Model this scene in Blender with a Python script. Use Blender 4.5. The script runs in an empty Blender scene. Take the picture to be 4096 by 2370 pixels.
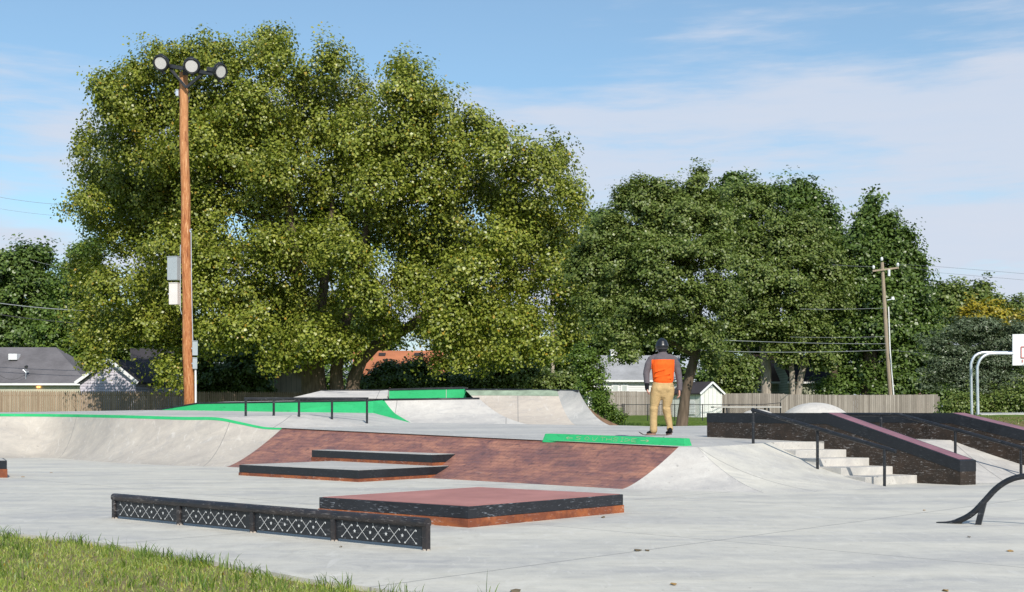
import bpy, bmesh, math, random
import numpy as np
from mathutils import Vector, Matrix
from math import radians as R

# ---------------------------------------------------------------- camera / light
F, HY, EYE = 4800.0, 1650.0, 1.14          # focal length and horizon of the 4096x2370 photograph, eye height (m)
scene = bpy.context.scene
C = scene.collection
cam_d = bpy.data.cameras.new('camera')
cam = bpy.data.objects.new('camera', cam_d); C.objects.link(cam)
cam.location = (0, 0, EYE); cam.rotation_euler = (R(90), 0, 0)
cam_d.sensor_width = 36.0; cam_d.lens = 36.0 * F / 4096
cam_d.shift_y = (HY - 1185.0) / 4096
cam_d.clip_start = 0.1; cam_d.clip_end = 5000
scene.camera = cam
scene.render.resolution_x, scene.render.resolution_y = 1024, 592

SUN_EL, SUN_AZ = 38.0, 15.0                 # sun behind the camera, to its right
sd = Vector((math.sin(R(SUN_AZ)) * math.cos(R(SUN_EL)), -math.cos(R(SUN_AZ)) * math.cos(R(SUN_EL)), math.sin(R(SUN_EL))))
sun_d = bpy.data.lights.new('sun', 'SUN'); sun_d.energy = 4.6; sun_d.angle = R(0.5); sun_d.color = (1.0, 0.94, 0.84)
sun = bpy.data.objects.new('sun', sun_d); C.objects.link(sun)
sun.rotation_euler = sd.to_track_quat('Z', 'Y').to_euler(); sun.location = (5, -10, 20)

world = bpy.data.worlds.new('World'); scene.world = world; world.use_nodes = True
nt = world.node_tree; nt.nodes.clear()
def wn(t, **k):
    n = nt.nodes.new(t)
    for a, b in k.items(): setattr(n, a, b)
    return n
sky = wn('ShaderNodeTexSky', sky_type='NISHITA', sun_disc=False, sun_elevation=R(SUN_EL), sun_rotation=R(180 - SUN_AZ),
         air_density=1.1, dust_density=0.35, ozone_density=2.2, altitude=200)
tc = wn('ShaderNodeTexCoord')
mp = wn('ShaderNodeMapping'); mp.inputs['Scale'].default_value = (2.0, 1.6, 15.0); mp.inputs['Rotation'].default_value = (0, R(4), 0)
mp.inputs['Location'].default_value = (0.7, 0, 0.35)
nz = wn('ShaderNodeTexNoise'); nz.inputs['Scale'].default_value = 1.2; nz.inputs['Detail'].default_value = 7; nz.inputs['Roughness'].default_value = .56
nz2 = wn('ShaderNodeTexNoise'); nz2.inputs['Scale'].default_value = 5; nz2.inputs['Detail'].default_value = 6; nz2.inputs['Roughness'].default_value = .6
rmp = wn('ShaderNodeMapRange'); rmp.interpolation_type = 'SMOOTHSTEP'
rmp.inputs['From Min'].default_value = .36; rmp.inputs['From Max'].default_value = .58
sep = wn('ShaderNodeSeparateXYZ')
L = nt.links.new
L(tc.outputs['Generated'], mp.inputs['Vector']); L(mp.outputs[0], nz.inputs['Vector']); L(mp.outputs[0], nz2.inputs['Vector'])
L(tc.outputs['Generated'], sep.inputs[0])
def wm(op, a, b, c=None):
    n = wn('ShaderNodeMath', operation=op)
    for i, v in enumerate((a, b) + ((c,) if c is not None else ())):
        if isinstance(v, (int, float)): n.inputs[i].default_value = v
        else: L(v, n.inputs[i])
    return n.outputs[0]
# broad cloud sheet: thicker towards the east (right), thin veil near the horizon, clear overhead
side = wm('MULTIPLY_ADD', sep.outputs[0], .34, .02)
n1 = wm('ADD', nz.outputs[0], side)
n2 = wm('MULTIPLY_ADD', nz2.outputs[0], .22, wm('SUBTRACT', n1, .11))
hi = wm('MULTIPLY', wm('MAXIMUM', wm('SUBTRACT', sep.outputs[2], .262), 0.0), 6.5)
n3 = wm('SUBTRACT', n2, hi)
L(n3, rmp.inputs['Value'])
low = wm('MULTIPLY', wm('MAXIMUM', wm('SUBTRACT', .17, sep.outputs[2]), 0.0), 3.2)
cov = wm('MINIMUM', wm('ADD', wm('MULTIPLY_ADD', rmp.outputs[0], .74, .15), low), .96)
cloud = wn('ShaderNodeMixRGB'); cloud.blend_type = 'MIX'
cloud.inputs[1].default_value = (5.3, 6.0, 7.2, 1); cloud.inputs[2].default_value = (5.9, 6.2, 7.0, 1)
L(nz2.outputs[0], cloud.inputs[0])
mixs = wn('ShaderNodeMixRGB'); L(cov, mixs.inputs[0]); tnt = wn('ShaderNodeMixRGB'); tnt.blend_type = 'MULTIPLY'; tnt.inputs[0].default_value = 1; tnt.inputs[2].default_value = (.96, 1.21, 1.24, 1); L(sky.outputs[0], tnt.inputs[1]); L(tnt.outputs[0], mixs.inputs[1]); L(cloud.outputs[0], mixs.inputs[2])
bg = wn('ShaderNodeBackground'); bg.inputs['Strength'].default_value = 0.118
wo = wn('ShaderNodeOutputWorld'); L(mixs.outputs[0], bg.inputs[0]); L(bg.outputs[0], wo.inputs[0])

scene.view_settings.view_transform = 'Standard'; scene.view_settings.look = 'None'
scene.view_settings.exposure = 0.0; scene.view_settings.gamma = 1.0
try:
    scene.cycles.max_bounces = 6; scene.cycles.transparent_max_bounces = 6; scene.cycles.diffuse_bounces = 3
except Exception: pass

# ---------------------------------------------------------------- measuring helpers
def W(px, py, z=0.0):                       # point of height z seen at that place of the photograph
    Y = F * (EYE - z) / (py - HY)
    return Vector(((px - 2048) * Y / F, Y, z))
def A(px, py, Y):                           # point at distance Y
    return Vector(((px - 2048) * Y / F, Y, EYE - (py - HY) * Y / F))
def deck_z(x, y): return .6 + .0205 * (y - 18.8) - .00586 * (x - 2.6)
def Dk(px, py):                             # point on the gently sloping upper deck
    k = (px - 2048) / F
    Y = .9102 / (.0205 - .00586 * k + (py - HY) / F)
    return Vector((k * Y, Y, deck_z(k * Y, Y)))
def lerp(a, b, t): return a + (b - a) * t
def resample(pts, n, smooth=True):
    pts = [Vector(p) for p in pts]
    if len(pts) < 3: smooth = False
    d = [0.0]
    for i in range(1, len(pts)): d.append(d[-1] + (pts[i] - pts[i-1]).length)
    out = []
    for k in range(n + 1):
        s = d[-1] * k / n
        i = 0
        while i < len(d) - 2 and d[i+1] < s: i += 1
        t = (s - d[i]) / max(1e-9, d[i+1] - d[i])
        if smooth:
            p0 = pts[max(0, i-1)]; p1 = pts[i]; p2 = pts[i+1]; p3 = pts[min(len(pts)-1, i+2)]
            out.append(.5 * ((2*p1) + (p2 - p0) * t + (2*p0 - 5*p1 + 4*p2 - p3) * t*t + (3*p1 - p0 - 3*p2 + p3) * t**3))
        else: out.append(lerp(pts[i], pts[i+1], t))
    return out
def par(pts, n):                            # resample with equal parameter steps (paired polylines)
    m = len(pts) - 1; out = []
    for k in range(n + 1):
        s = m * k / n; i = min(int(s), m - 1); t = s - i
        p0 = pts[max(0, i-1)]; p1 = pts[i]; p2 = pts[i+1]; p3 = pts[min(m, i+2)]
        if m < 2: out.append(lerp(p1, p2, t)); continue
        out.append(.5 * ((2*p1) + (p2 - p0) * t + (2*p0 - 5*p1 + 4*p2 - p3) * t*t + (3*p1 - p0 - 3*p2 + p3) * t**3))
    return out

# ---------------------------------------------------------------- materials
def mat(name, rough=.7, spec=.3):
    m = bpy.data.materials.new(name); m.use_nodes = True
    b = m.node_tree.nodes['Principled BSDF']
    b.inputs['Roughness'].default_value = rough; b.inputs['Specular IOR Level'].default_value = spec
    return m, m.node_tree, b
class G:                                    # tiny node-graph helper
    def __init__(s, t): s.t = t
    def n(s, typ, **k):
        n = s.t.nodes.new(typ)
        for a, b in k.items(): setattr(n, a, b)
        return n
    def l(s, a, b): s.t.links.new(a, b)
    def coord(s, scale=(1, 1, 1), rot=(0, 0, 0), kind='Object', loc=(0, 0, 0)):
        c = s.n('ShaderNodeTexCoord'); m = s.n('ShaderNodeMapping')
        m.inputs['Scale'].default_value = scale; m.inputs['Rotation'].default_value = rot; m.inputs['Location'].default_value = loc
        s.l(c.outputs[kind], m.inputs[0]); return m.outputs[0]
    def noise(s, vec, scale, detail=5, rough=.55, dist=0):
        n = s.n('ShaderNodeTexNoise'); n.inputs['Scale'].default_value = scale; n.inputs['Detail'].default_value = detail
        n.inputs['Roughness'].default_value = rough; n.inputs['Distortion'].default_value = dist
        s.l(vec, n.inputs['Vector']); return n.outputs[0]
    def ramp(s, f, stops):
        r = s.n('ShaderNodeValToRGB'); e = r.color_ramp.elements
        while len(e) < len(stops): e.new(.5)
        for i, (p, c) in enumerate(stops):
            e[i].position = p; e[i].color = (c[0], c[1], c[2], 1) if hasattr(c, '__len__') else (c, c, c, 1)
        s.l(f, r.inputs[0]); return r.outputs[0]
    def rng(s, f, a, b, c=0., d=1.):
        r = s.n('ShaderNodeMapRange'); s.l(f, r.inputs[0])
        for i, v in zip((1, 2, 3, 4), (a, b, c, d)): r.inputs[i].default_value = v
        return r.outputs[0]
    def mix(s, f, a, b, mode='MIX'):
        m = s.n('ShaderNodeMixRGB'); m.blend_type = mode
        for i, v in enumerate((f, a, b)):
            if isinstance(v, (int, float)): m.inputs[i].default_value = v
            elif isinstance(v, (tuple, list)): m.inputs[i].default_value = (v[0], v[1], v[2], 1)
            else: s.l(v, m.inputs[i])
        return m.outputs[0]
    def math(s, op, a, b=0.):
        m = s.n('ShaderNodeMath', operation=op)
        for i, v in enumerate((a, b)):
            if isinstance(v, (int, float)): m.inputs[i].default_value = v
            else: s.l(v, m.inputs[i])
        return m.outputs[0]
    def bump(s, h, b, strength=.3, dist=.01):
        n = s.n('ShaderNodeBump'); n.inputs['Strength'].default_value = strength; n.inputs['Distance'].default_value = dist
        s.l(h, n.inputs['Height']); s.l(n.outputs[0], b.inputs['Normal'])

def simple(name, col, rough=.7, var=.18, scale=3., spec=.3, metal=0., bump=0., bscale=60., stretch=(1, 1, 1)):
    m, t, b = mat(name, rough, spec); g = G(t)
    v = g.coord(stretch)
    n = g.noise(v, scale, 6, .6)
    c1 = [x * (1 - var) for x in col]; c2 = [min(1, x * (1 + var)) for x in col]
    g.l(g.ramp(n, [(.3, c1), (.7, c2)]), b.inputs['Base Color'])
    b.inputs['Metallic'].default_value = metal
    if bump: g.bump(g.noise(v, bscale, 4), b, bump, .005)
    return m

def concrete(name, c0, c1, c2, joints=None, off=0.):
    """smooth trowelled concrete: warm/cool blotches, trowel sweeps, fine grit, pale scuffs, thin dark joints"""
    m, t, b = mat(name, .62, .25); g = G(t)
    v = g.coord((1, 1, 1), (0, 0, R(20)), loc=(off, off, 0))
    v2 = g.coord((.45, 1.5, 1), (0, 0, R(-12)), loc=(off, 0, 0))
    big = g.noise(v2, .75, 6, .62, .5)
    col = g.ramp(big, [(.33, c0), (.48, c1), (.62, c2)])
    med = g.noise(v, 3.1, 7, .68, 1.2)
    col = g.mix(.38, col, g.ramp(med, [(.3, (.36, .36, .37)), (.7, (.63, .62, .60))]), 'OVERLAY')
    sweep = g.noise(g.coord((2.2, .5, 1), (0, 0, R(34))), 3.3, 4, .5, 1.5)
    col = g.mix(g.rng(sweep, .60, .74, 0, .40), col, (.70, .67, .62))
    fine = g.noise(v, 55, 4, .7)
    col = g.mix(.20, col, g.ramp(fine, [(.3, .32), (.7, .68)]), 'OVERLAY')
    spots = g.noise(v, 17, 2, .5)
    col = g.mix(g.rng(spots, .69, .75, 0, .45), col, (.22, .19, .16))
    stain = g.noise(v2, 2.3, 5, .7, 2.)
    col = g.mix(g.rng(stain, .54, .70, 0, .30), col, (.30, .30, .31))
    if joints:
        for rot, sx, o in joints:
            vv = g.coord((1, 1, 1), (0, 0, R(rot)), loc=(o, 0, 0))
            sp = g.n('ShaderNodeSeparateXYZ'); g.l(vv, sp.inputs[0])
            fr = g.math('ABSOLUTE', g.math('SUBTRACT', g.math('FRACT', g.math('DIVIDE', sp.outputs[0], sx)), .5))
            line = g.math('LESS_THAN', fr, .010 / sx)
            col = g.mix(g.math('MULTIPLY', line, .70), col, (.20, .19, .18))
    g.l(col, b.inputs['Base Color'])
    g.bump(g.math('ADD', g.math('MULTIPLY', fine, .4), med), b, .10, .008)
    g.l(g.rng(med, .3, .7, .5, .8), b.inputs['Roughness'])
    return m
M = {}
M['floor'] = concrete('floor_concrete', (.455, .440, .415), (.545, .522, .465), (.615, .582, .505), joints=[(44, 3.6, .7), (-46, 4.1, 1.3)])
M['bank'] = concrete('bank_concrete', (.455, .435, .41), (.525, .498, .46), (.59, .555, .505), joints=[(0, 2.9, .5)], off=3.)
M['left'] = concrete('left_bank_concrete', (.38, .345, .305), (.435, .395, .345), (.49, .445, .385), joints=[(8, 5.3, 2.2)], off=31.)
M['deck'] = concrete('deck_concrete', (.41, .405, .39), (.475, .46, .435), (.54, .52, .48), joints=[(44, 3.1, .3)], off=7.)
M['warm'] = concrete('quarter_concrete', (.465, .41, .35), (.52, .455, .385), (.57, .50, .42), joints=[(0, 2.4, .2)], off=11.)
M['grey'] = concrete('grey_concrete', (.40, .39, .365), (.455, .44, .41), (.52, .495, .455), off=17.)
M['stair'] = concrete('stair_concrete', (.43, .415, .385), (.495, .475, .44), (.56, .53, .49), off=23.)

def paint(name, col, chip, rough=.45, scratch=.5, warm=None, dirt=(.1, .05, .03)):
    m, t, b = mat(name, rough, .35); g = G(t)
    v = g.coord((1, 1, 1))
    n = g.noise(v, 2.2, 6, .65, .6)
    col1 = g.mix(g.rng(n, .3, .7), [x * .72 for x in col], [min(1, x * 1.25) for x in col])
    if warm: col1 = g.mix(g.rng(g.noise(v, 3.1, 5, .7), .45, .62), col1, warm)
    s1 = g.noise(g.coord((2.4, 2.4, 11)), 5, 4, .6, .4)
    patch = g.rng(g.noise(v, 2.6, 3, .5), .48, .62)
    f = g.math('MULTIPLY', g.rng(s1, .585, .66), g.math('MULTIPLY', patch, scratch))
    col1 = g.mix(f, col1, chip)
    s2 = g.noise(g.coord((1.6, 1.6, 13), (R(4), R(9), 0)), 5, 4, .6, 1.6)
    f2 = g.math('MULTIPLY', g.rng(s2, .63, .67), scratch)
    col1 = g.mix(f2, col1, chip)
    g.l(col1, b.inputs['Base Color'])
    g.l(g.rng(n, .3, .7, rough - .1, rough + .2), b.inputs['Roughness'])
    g.bump(g.noise(v, 90, 3), b, .08, .004)
    return m
M['black'] = paint('black_paint', (.016, .018, .022), (.36, .38, .42), .38, .10)
M['black_scuffed'] = paint('scuffed_black_paint', (.020, .022, .027), (.46, .50, .56), .36, .42)
M['brown_black'] = paint('worn_dark_brown_paint', (.030, .021, .015), (.52, .50, .48), .42, .60, warm=(.048, .031, .021))
M['rust'] = paint('red_brown_stain', (.20, .060, .028), (.62, .55, .50), .5, .45, warm=(.34, .105, .035))
M['pink'] = simple('pink_stained_concrete', (.42, .19, .165), .6, .17, 1.6, bump=.08)
M['purple'] = simple('purple_stained_concrete', (.25, .118, .140), .5, .22, 2.2, bump=.08)
def green_paint():
    m, t, b = mat('green_paint', .65, .15); g = G(t)
    v = g.coord()
    n = g.noise(v, 2.5, 6, .6)
    col = g.mix(g.rng(n, .3, .7), (.026, .375, .130), (.040, .44, .165))
    sm = g.noise(g.coord((1.3, 1.3, 7)), 3.2, 6, .75, 1.2)
    col = g.mix(g.rng(sm, .55, .70, 0, .70), col, (.03, .13, .07))
    ch = g.noise(v, 22, 4, .7)
    col = g.mix(g.rng(ch, .70, .73, 0, .8), col, (.62, .62, .55))
    g.l(col, b.inputs['Base Color']); g.bump(g.noise(v, 70, 3), b, .08, .004)
    return m
M['green'] = green_paint()
M['faded_green'] = simple('faded_green_paint', (.27, .33, .24), .7, .3, 4.)
M['metal_black'] = paint('black_steel', (.018, .020, .024), (.20, .20, .21), .35, .5)
M['steel_worn'] = paint('worn_black_steel', (.022, .022, .026), (.26, .24, .23), .33, .7, warm=(.045, .036, .034))

def brick_stamp():
    m, t, b = mat('stamped_brick_concrete', .5, .35); g = G(t)
    uv = g.n('ShaderNodeTexCoord').outputs['UV']
    def mapv(s, r=0, l=(0, 0, 0)):
        q = g.n('ShaderNodeMapping'); g.l(uv, q.inputs[0]); q.inputs['Scale'].default_value = s; q.inputs['Rotation'].default_value = (0, 0, r); q.inputs['Location'].default_value = l
        return q.outputs[0]
    br = g.n('ShaderNodeTexBrick'); g.l(mapv((1, 1, 1), R(0)), br.inputs[0])
    br.inputs['Scale'].default_value = 1; br.inputs['Brick Width'].default_value = .20; br.inputs['Row Height'].default_value = .115
    br.inputs['Mortar Size'].default_value = .008; br.inputs['Mortar Smooth'].default_value = .35; br.inputs['Bias'].default_value = 0
    br.inputs['Color1'].default_value = (0, 0, 0, 1); br.inputs['Color2'].default_value = (1, 1, 1, 1); br.inputs['Mortar'].default_value = (.5, .5, .5, 1)
    big = g.noise(mapv((.8, 1.8, 1), R(20)), 1.6, 6, .65, .8)
    col = g.ramp(big, [(.30, (.155, .080, .076)), (.46, (.255, .118, .094)), (.64, (.40, .185, .125))])
    per = g.mix(.07, col, g.ramp(br.outputs[0], [(0, .28), (1, .68)]), 'OVERLAY')
    smear = g.noise(mapv((1.2, 5, 1), R(28)), 2.6, 6, .7, 1.)
    per = g.mix(g.rng(smear, .52, .72, 0, .62), per, (.070, .045, .060))
    pale = g.noise(mapv((1.5, 6, 1), R(15), (3, 1, 0)), 3., 6, .7, 1.)
    per = g.mix(g.rng(pale, .58, .76, 0, .40), per, (.42, .33, .29))
    blot = g.noise(mapv((1, 1, 1)), 7, 3, .5, .4)
    per = g.mix(g.rng(blot, .58, .68, 0, .45), per, (.075, .050, .055))
    per = g.mix(g.math('MULTIPLY', br.outputs['Fac'], .26), per, (.09, .055, .045))
    g.l(per, b.inputs['Base Color'])
    g.l(g.rng(big, .3, .7, .38, .6), b.inputs['Roughness'])
    h = g.math('SUBTRACT', g.math('MULTIPLY', blot, .25), br.outputs['Fac'])
    g.bump(h, b, .6, .012)
    return m
M['brick'] = brick_stamp()

def pole_wood():
    m, t, b = mat('orange_pole_wood', .7, .2); g = G(t)
    v = g.coord((7, 7, .9)); n = g.noise(v, 3, 7, .7, .8)
    col = g.ramp(n, [(.30, (.13, .040, .018)), (.43, (.34, .115, .042)), (.56, (.50, .215, .085)), (.70, (.74, .46, .25))])
    n2 = g.noise(g.coord((3, 3, .9)), 2.1, 4, .6)
    sp = g.n('ShaderNodeSeparateXYZ'); g.l(g.coord(), sp.inputs[0])
    col = g.mix(g.rng(sp.outputs[2], 5.5, 10.5, 0, .5), col, (.58, .32, .15))
    col = g.mix(g.rng(n2, .60, .70, 0, .6), col, (.17, .045, .018))
    g.l(col, b.inputs['Base Color']); g.bump(n, b, .3, .01)
    return m
M['pole'] = pole_wood()
M['grey_wood'] = simple('weathered_pole_wood', (.34, .27, .20), .8, .3, 3, stretch=(6, 6, .4))
def planks(name, c1, c2, w=.14, axis=0, gap=.05):
    m, t, b = mat(name, .85, .15); g = G(t)
    v = g.coord(); sp = g.n('ShaderNodeSeparateXYZ'); g.l(v, sp.inputs[0])
    q = g.math('DIVIDE', sp.outputs[axis], w); idx = g.math('FLOOR', q)
    wn_ = g.n('ShaderNodeTexWhiteNoise'); wn_.noise_dimensions = '1D'; g.l(idx, wn_.inputs['W'])
    col = g.mix(wn_.outputs[0], c1, c2)
    gr = g.noise(g.coord((16, 16, .8)), 2, 5, .7)
    col = g.mix(.6, col, g.ramp(gr, [(.3, .30), (.7, .68)]), 'OVERLAY')
    big = g.noise(g.coord((.5, .5, .5)), 1.2, 4)
    col = g.mix(g.rng(big, .35, .65, 0, .22), col, [x * .6 for x in c1])
    fr = g.math('FRACT', q)
    edge = g.math('LESS_THAN', g.math('SUBTRACT', .5, g.math('ABSOLUTE', g.math('SUBTRACT', fr, .5))), gap)
    col = g.mix(g.math('MULTIPLY', edge, .6), col, (.05, .045, .04))
    g.l(col, b.inputs['Base Color'])
    return m
M['fence_tan'] = planks('tan_cedar_pickets', (.33, .24, .165), (.44, .33, .24))
M['fence_grey'] = planks('grey_cedar_boards', (.25, .215, .185), (.42, .37, .325))
M['siding_white'] = planks('white_siding', (.78, .78, .78), (.84, .84, .84), .2, 2, .06)
M['siding_lilac'] = planks('pale_lilac_siding', (.62, .58, .66), (.70, .66, .72), .2, 2, .10)
M['siding_green'] = planks('pale_green_siding', (.36, .38, .27), (.42, .44, .32), .22, 2, .08)
M['siding_beige'] = simple('beige_wall', (.50, .48, .38), .8, .08)
M['siding_tan'] = planks('tan_wall', (.46, .39, .30), (.52, .44, .34), .4, 0, .03)
M['siding_pink'] = simple('pink_brick_wall', (.55, .36, .32), .8, .12)
M['shed_white'] = planks('shed_cladding', (.74, .74, .70), (.80, .80, .76), .3, 0, .04)
M['trim'] = simple('white_trim', (.80, .80, .80), .5, .05)
M['glass'] = simple('window_glass', (.05, .06, .07), .12, .2, spec=.6)
M['blind'] = simple('pale_window_blind', (.50, .54, .52), .4, .1, spec=.5)
def roofm(name, col, lines=.2):
    m, t, b = mat(name, .9, .1); g = G(t)
    n = g.noise(g.coord((1, 1, 1)), .5, 5, .6)
    c = g.mix(g.rng(n, .3, .7), [x * .78 for x in col], [x * 1.2 for x in col])
    st = g.noise(g.coord((2, 2, 18)), 2, 5, .7)
    c = g.mix(.35, c, g.ramp(st, [(.3, .3), (.7, .7)]), 'OVERLAY')
    g.l(c, b.inputs['Base Color']); return m
M['roof_grey'] = roofm('grey_shingles', (.150, .142, .150)); M['roof_dark'] = roofm('dark_shingles', (.055, .05, .055))
M['roof_light'] = roofm('light_grey_shingles', (.33, .335, .35)); M['roof_orange'] = roofm('orange_shingles', (.43, .165, .085))
M['roof_brown'] = roofm('brown_shingles', (.19, .125, .095))
M['galv'] = simple('galvanised_steel', (.60, .64, .68), .35, .15, 4, spec=.5, metal=.55)
M['box_grey'] = simple('grey_enclosure_paint', (.36, .40, .42), .5, .06)
M['box_white'] = simple('pale_enclosure_paint', (.68, .64, .60), .5, .06)
M['white'] = simple('white_panel', (.80, .80, .80), .4, .04)
M['lens'] = simple('pale_lamp_lens', (.62, .60, .58), .25, .06, spec=.5)
M['insul'] = simple('porcelain', (.75, .77, .78), .2, .05)
M['red'] = simple('red_line_paint', (.50, .10, .08), .5, .1)
M['wire'] = simple('aluminium_wire', (.35, .36, .37), .45, .1, metal=.3)
M['wire_dark'] = simple('dark_cable', (.06, .06, .065), .6, .1)
M['mark'] = simple('cutout_light_paint', (.62, .62, .61), .6, .1)  # pale paint for the bright ground showing through the bench panels
M['bark'] = simple('grey_bark', (.125, .092, .066), .95, .4, 3, bump=.5, bscale=14, stretch=(3, 3, .6))
M['bark_pale'] = simple('pale_bark', (.36, .31, .26), .95, .35, 2.5, bump=.4, bscale=14, stretch=(3, 3, .6))
M['dirt'] = simple('brown_earth', (.23, .135, .080), .95, .35, 5, bump=.4, bscale=30)
def bulb():
    m, t, b = mat('lit_bulb', .3); b.inputs['Base Color'].default_value = (1, .6, .3, 1)
    b.inputs['Emission Color'].default_value = (1, .45, .12, 1); b.inputs['Emission Strength'].default_value = 4
    return m
M['bulb'] = bulb()
def leafmat(name, cols, yellow=.0, trans=.22, rough=.38, spec=.45):
    m, t, b = mat(name, rough, spec); g = G(t)
    ge = g.n('ShaderNodeNewGeometry'); ri = ge.outputs['Random Per Island']
    stops = [(i / (len(cols) - 1) * (1 - yellow), c) for i, c in enumerate(cols)]
    if yellow: stops.append((1 - yellow * .5, (.42, .27, .03)))
    col = g.ramp(ri, stops)
    big = g.noise(g.coord((1, 1, 1)), .32, 4, .6)
    col = g.mix(.45, col, g.ramp(big, [(.3, .36), (.7, .64)]), 'OVERLAY')
    g.l(col, b.inputs['Base Color'])
    tr = g.n('ShaderNodeBsdfTranslucent'); g.l(g.mix(1., col, (1.0, 1.25, .5), 'MULTIPLY'), tr.inputs[0])
    mx = g.n('ShaderNodeMixShader'); mx.inputs[0].default_value = trans
    out = t.nodes['Material Output']
    g.l(b.outputs[0], mx.inputs[1]); g.l(tr.outputs[0], mx.inputs[2]); g.l(mx.outputs[0], out.inputs[0])
    return m
M['leaf_big'] = leafmat('cottonwood_leaves', [(.128, .160, .020), (.190, .228, .028), (.265, .295, .040), (.37, .37, .075)], .02)
M['leaf_mid'] = leafmat('maple_leaves', [(.090, .135, .026), (.128, .178, .036), (.170, .220, .048), (.225, .255, .08)], .0, rough=.42)
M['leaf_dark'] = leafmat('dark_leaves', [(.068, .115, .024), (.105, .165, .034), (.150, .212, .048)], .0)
M['leaf_light'] = leafmat('light_leaves', [(.075, .13, .02), (.12, .19, .03), (.17, .24, .04)], .0)
M['leaf_yellow'] = leafmat('yellow_leaves', [(.30, .24, .02), (.42, .32, .03), (.28, .28, .04)], .0)
M['needle'] = leafmat('pine_needles', [(.085, .120, .060), (.130, .170, .095), (.185, .225, .135)], .0, trans=.15)
M['grass_blade'] = leafmat('grass_blades', [(.20, .275, .045), (.285, .365, .065), (.39, .45, .10), (.54, .51, .20)], .04, trans=.4)
def lawn():
    m, t, b = mat('lawn_and_soil', .95, .1); g = G(t)
    n = g.noise(g.coord(), 1.3, 6, .7); n2 = g.noise(g.coord(), 30, 4, .7)
    c = g.ramp(n, [(.3, (.07, .125, .018)), (.55, (.115, .17, .028)), (.8, (.19, .20, .06))])
    c = g.mix(.5, c, g.ramp(n2, [(.3, .3), (.7, .7)]), 'OVERLAY')
    sp = g.n('ShaderNodeSeparateXYZ'); g.l(g.coord(), sp.inputs[0])
    soil = g.ramp(n2, [(.3, (.14, .10, .055)), (.7, (.36, .27, .17))])
    c = g.mix(g.rng(sp.outputs[1], 13, 15, .75, 0), c, soil)
    # bare earth slope beside the right-hand bank
    dirt = g.math('MULTIPLY', g.rng(sp.outputs[0], 8.0, 9.0), g.rng(sp.outputs[1], 36, 40, 1, 0))
    c = g.mix(g.math('MULTIPLY', dirt, g.rng(g.noise(g.coord(), 2.2, 5, .7), .38, .55, 1, .35)), c, (.25, .145, .085))
    g.l(c, b.inputs['Base Color']); g.bump(n2, b, .5, .03)
    return m
M['lawn'] = lawn()

# ---------------------------------------------------------------- mesh helpers
ROOT = {}
def link(name, me, m, parent=None, loc=None, smooth=False):
    o = bpy.data.objects.new(name, me); C.objects.link(o)
    if isinstance(m, (list, tuple)):
        for x in m: me.materials.append(x)
    elif m is not None: me.materials.append(m)
    if parent is not None:
        org = ROOT[parent.name]; me.transform(Matrix.Translation(-org)); o.parent = parent; ROOT[o.name] = org
    else:
        org = Vector(loc) if loc is not None else Vector((0, 0, 0))
        me.transform(Matrix.Translation(-org)); o.location = org; ROOT[o.name] = org
    if smooth:
        for p in me.polygons: p.use_smooth = True
    me.update()
    return o
def thing(name, label, cat, loc, group=None):
    o = bpy.data.objects.new(name, None); C.objects.link(o); o.empty_display_size = .2
    o.location = Vector(loc); ROOT[o.name] = Vector(loc)
    tag(o, label, cat, group); return o
def tag(o, label=None, cat=None, group=None, kind=None):
    if label: o['label'] = label
    if cat: o['category'] = cat
    if group: o['group'] = group
    if kind: o['kind'] = kind
    return o
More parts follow.
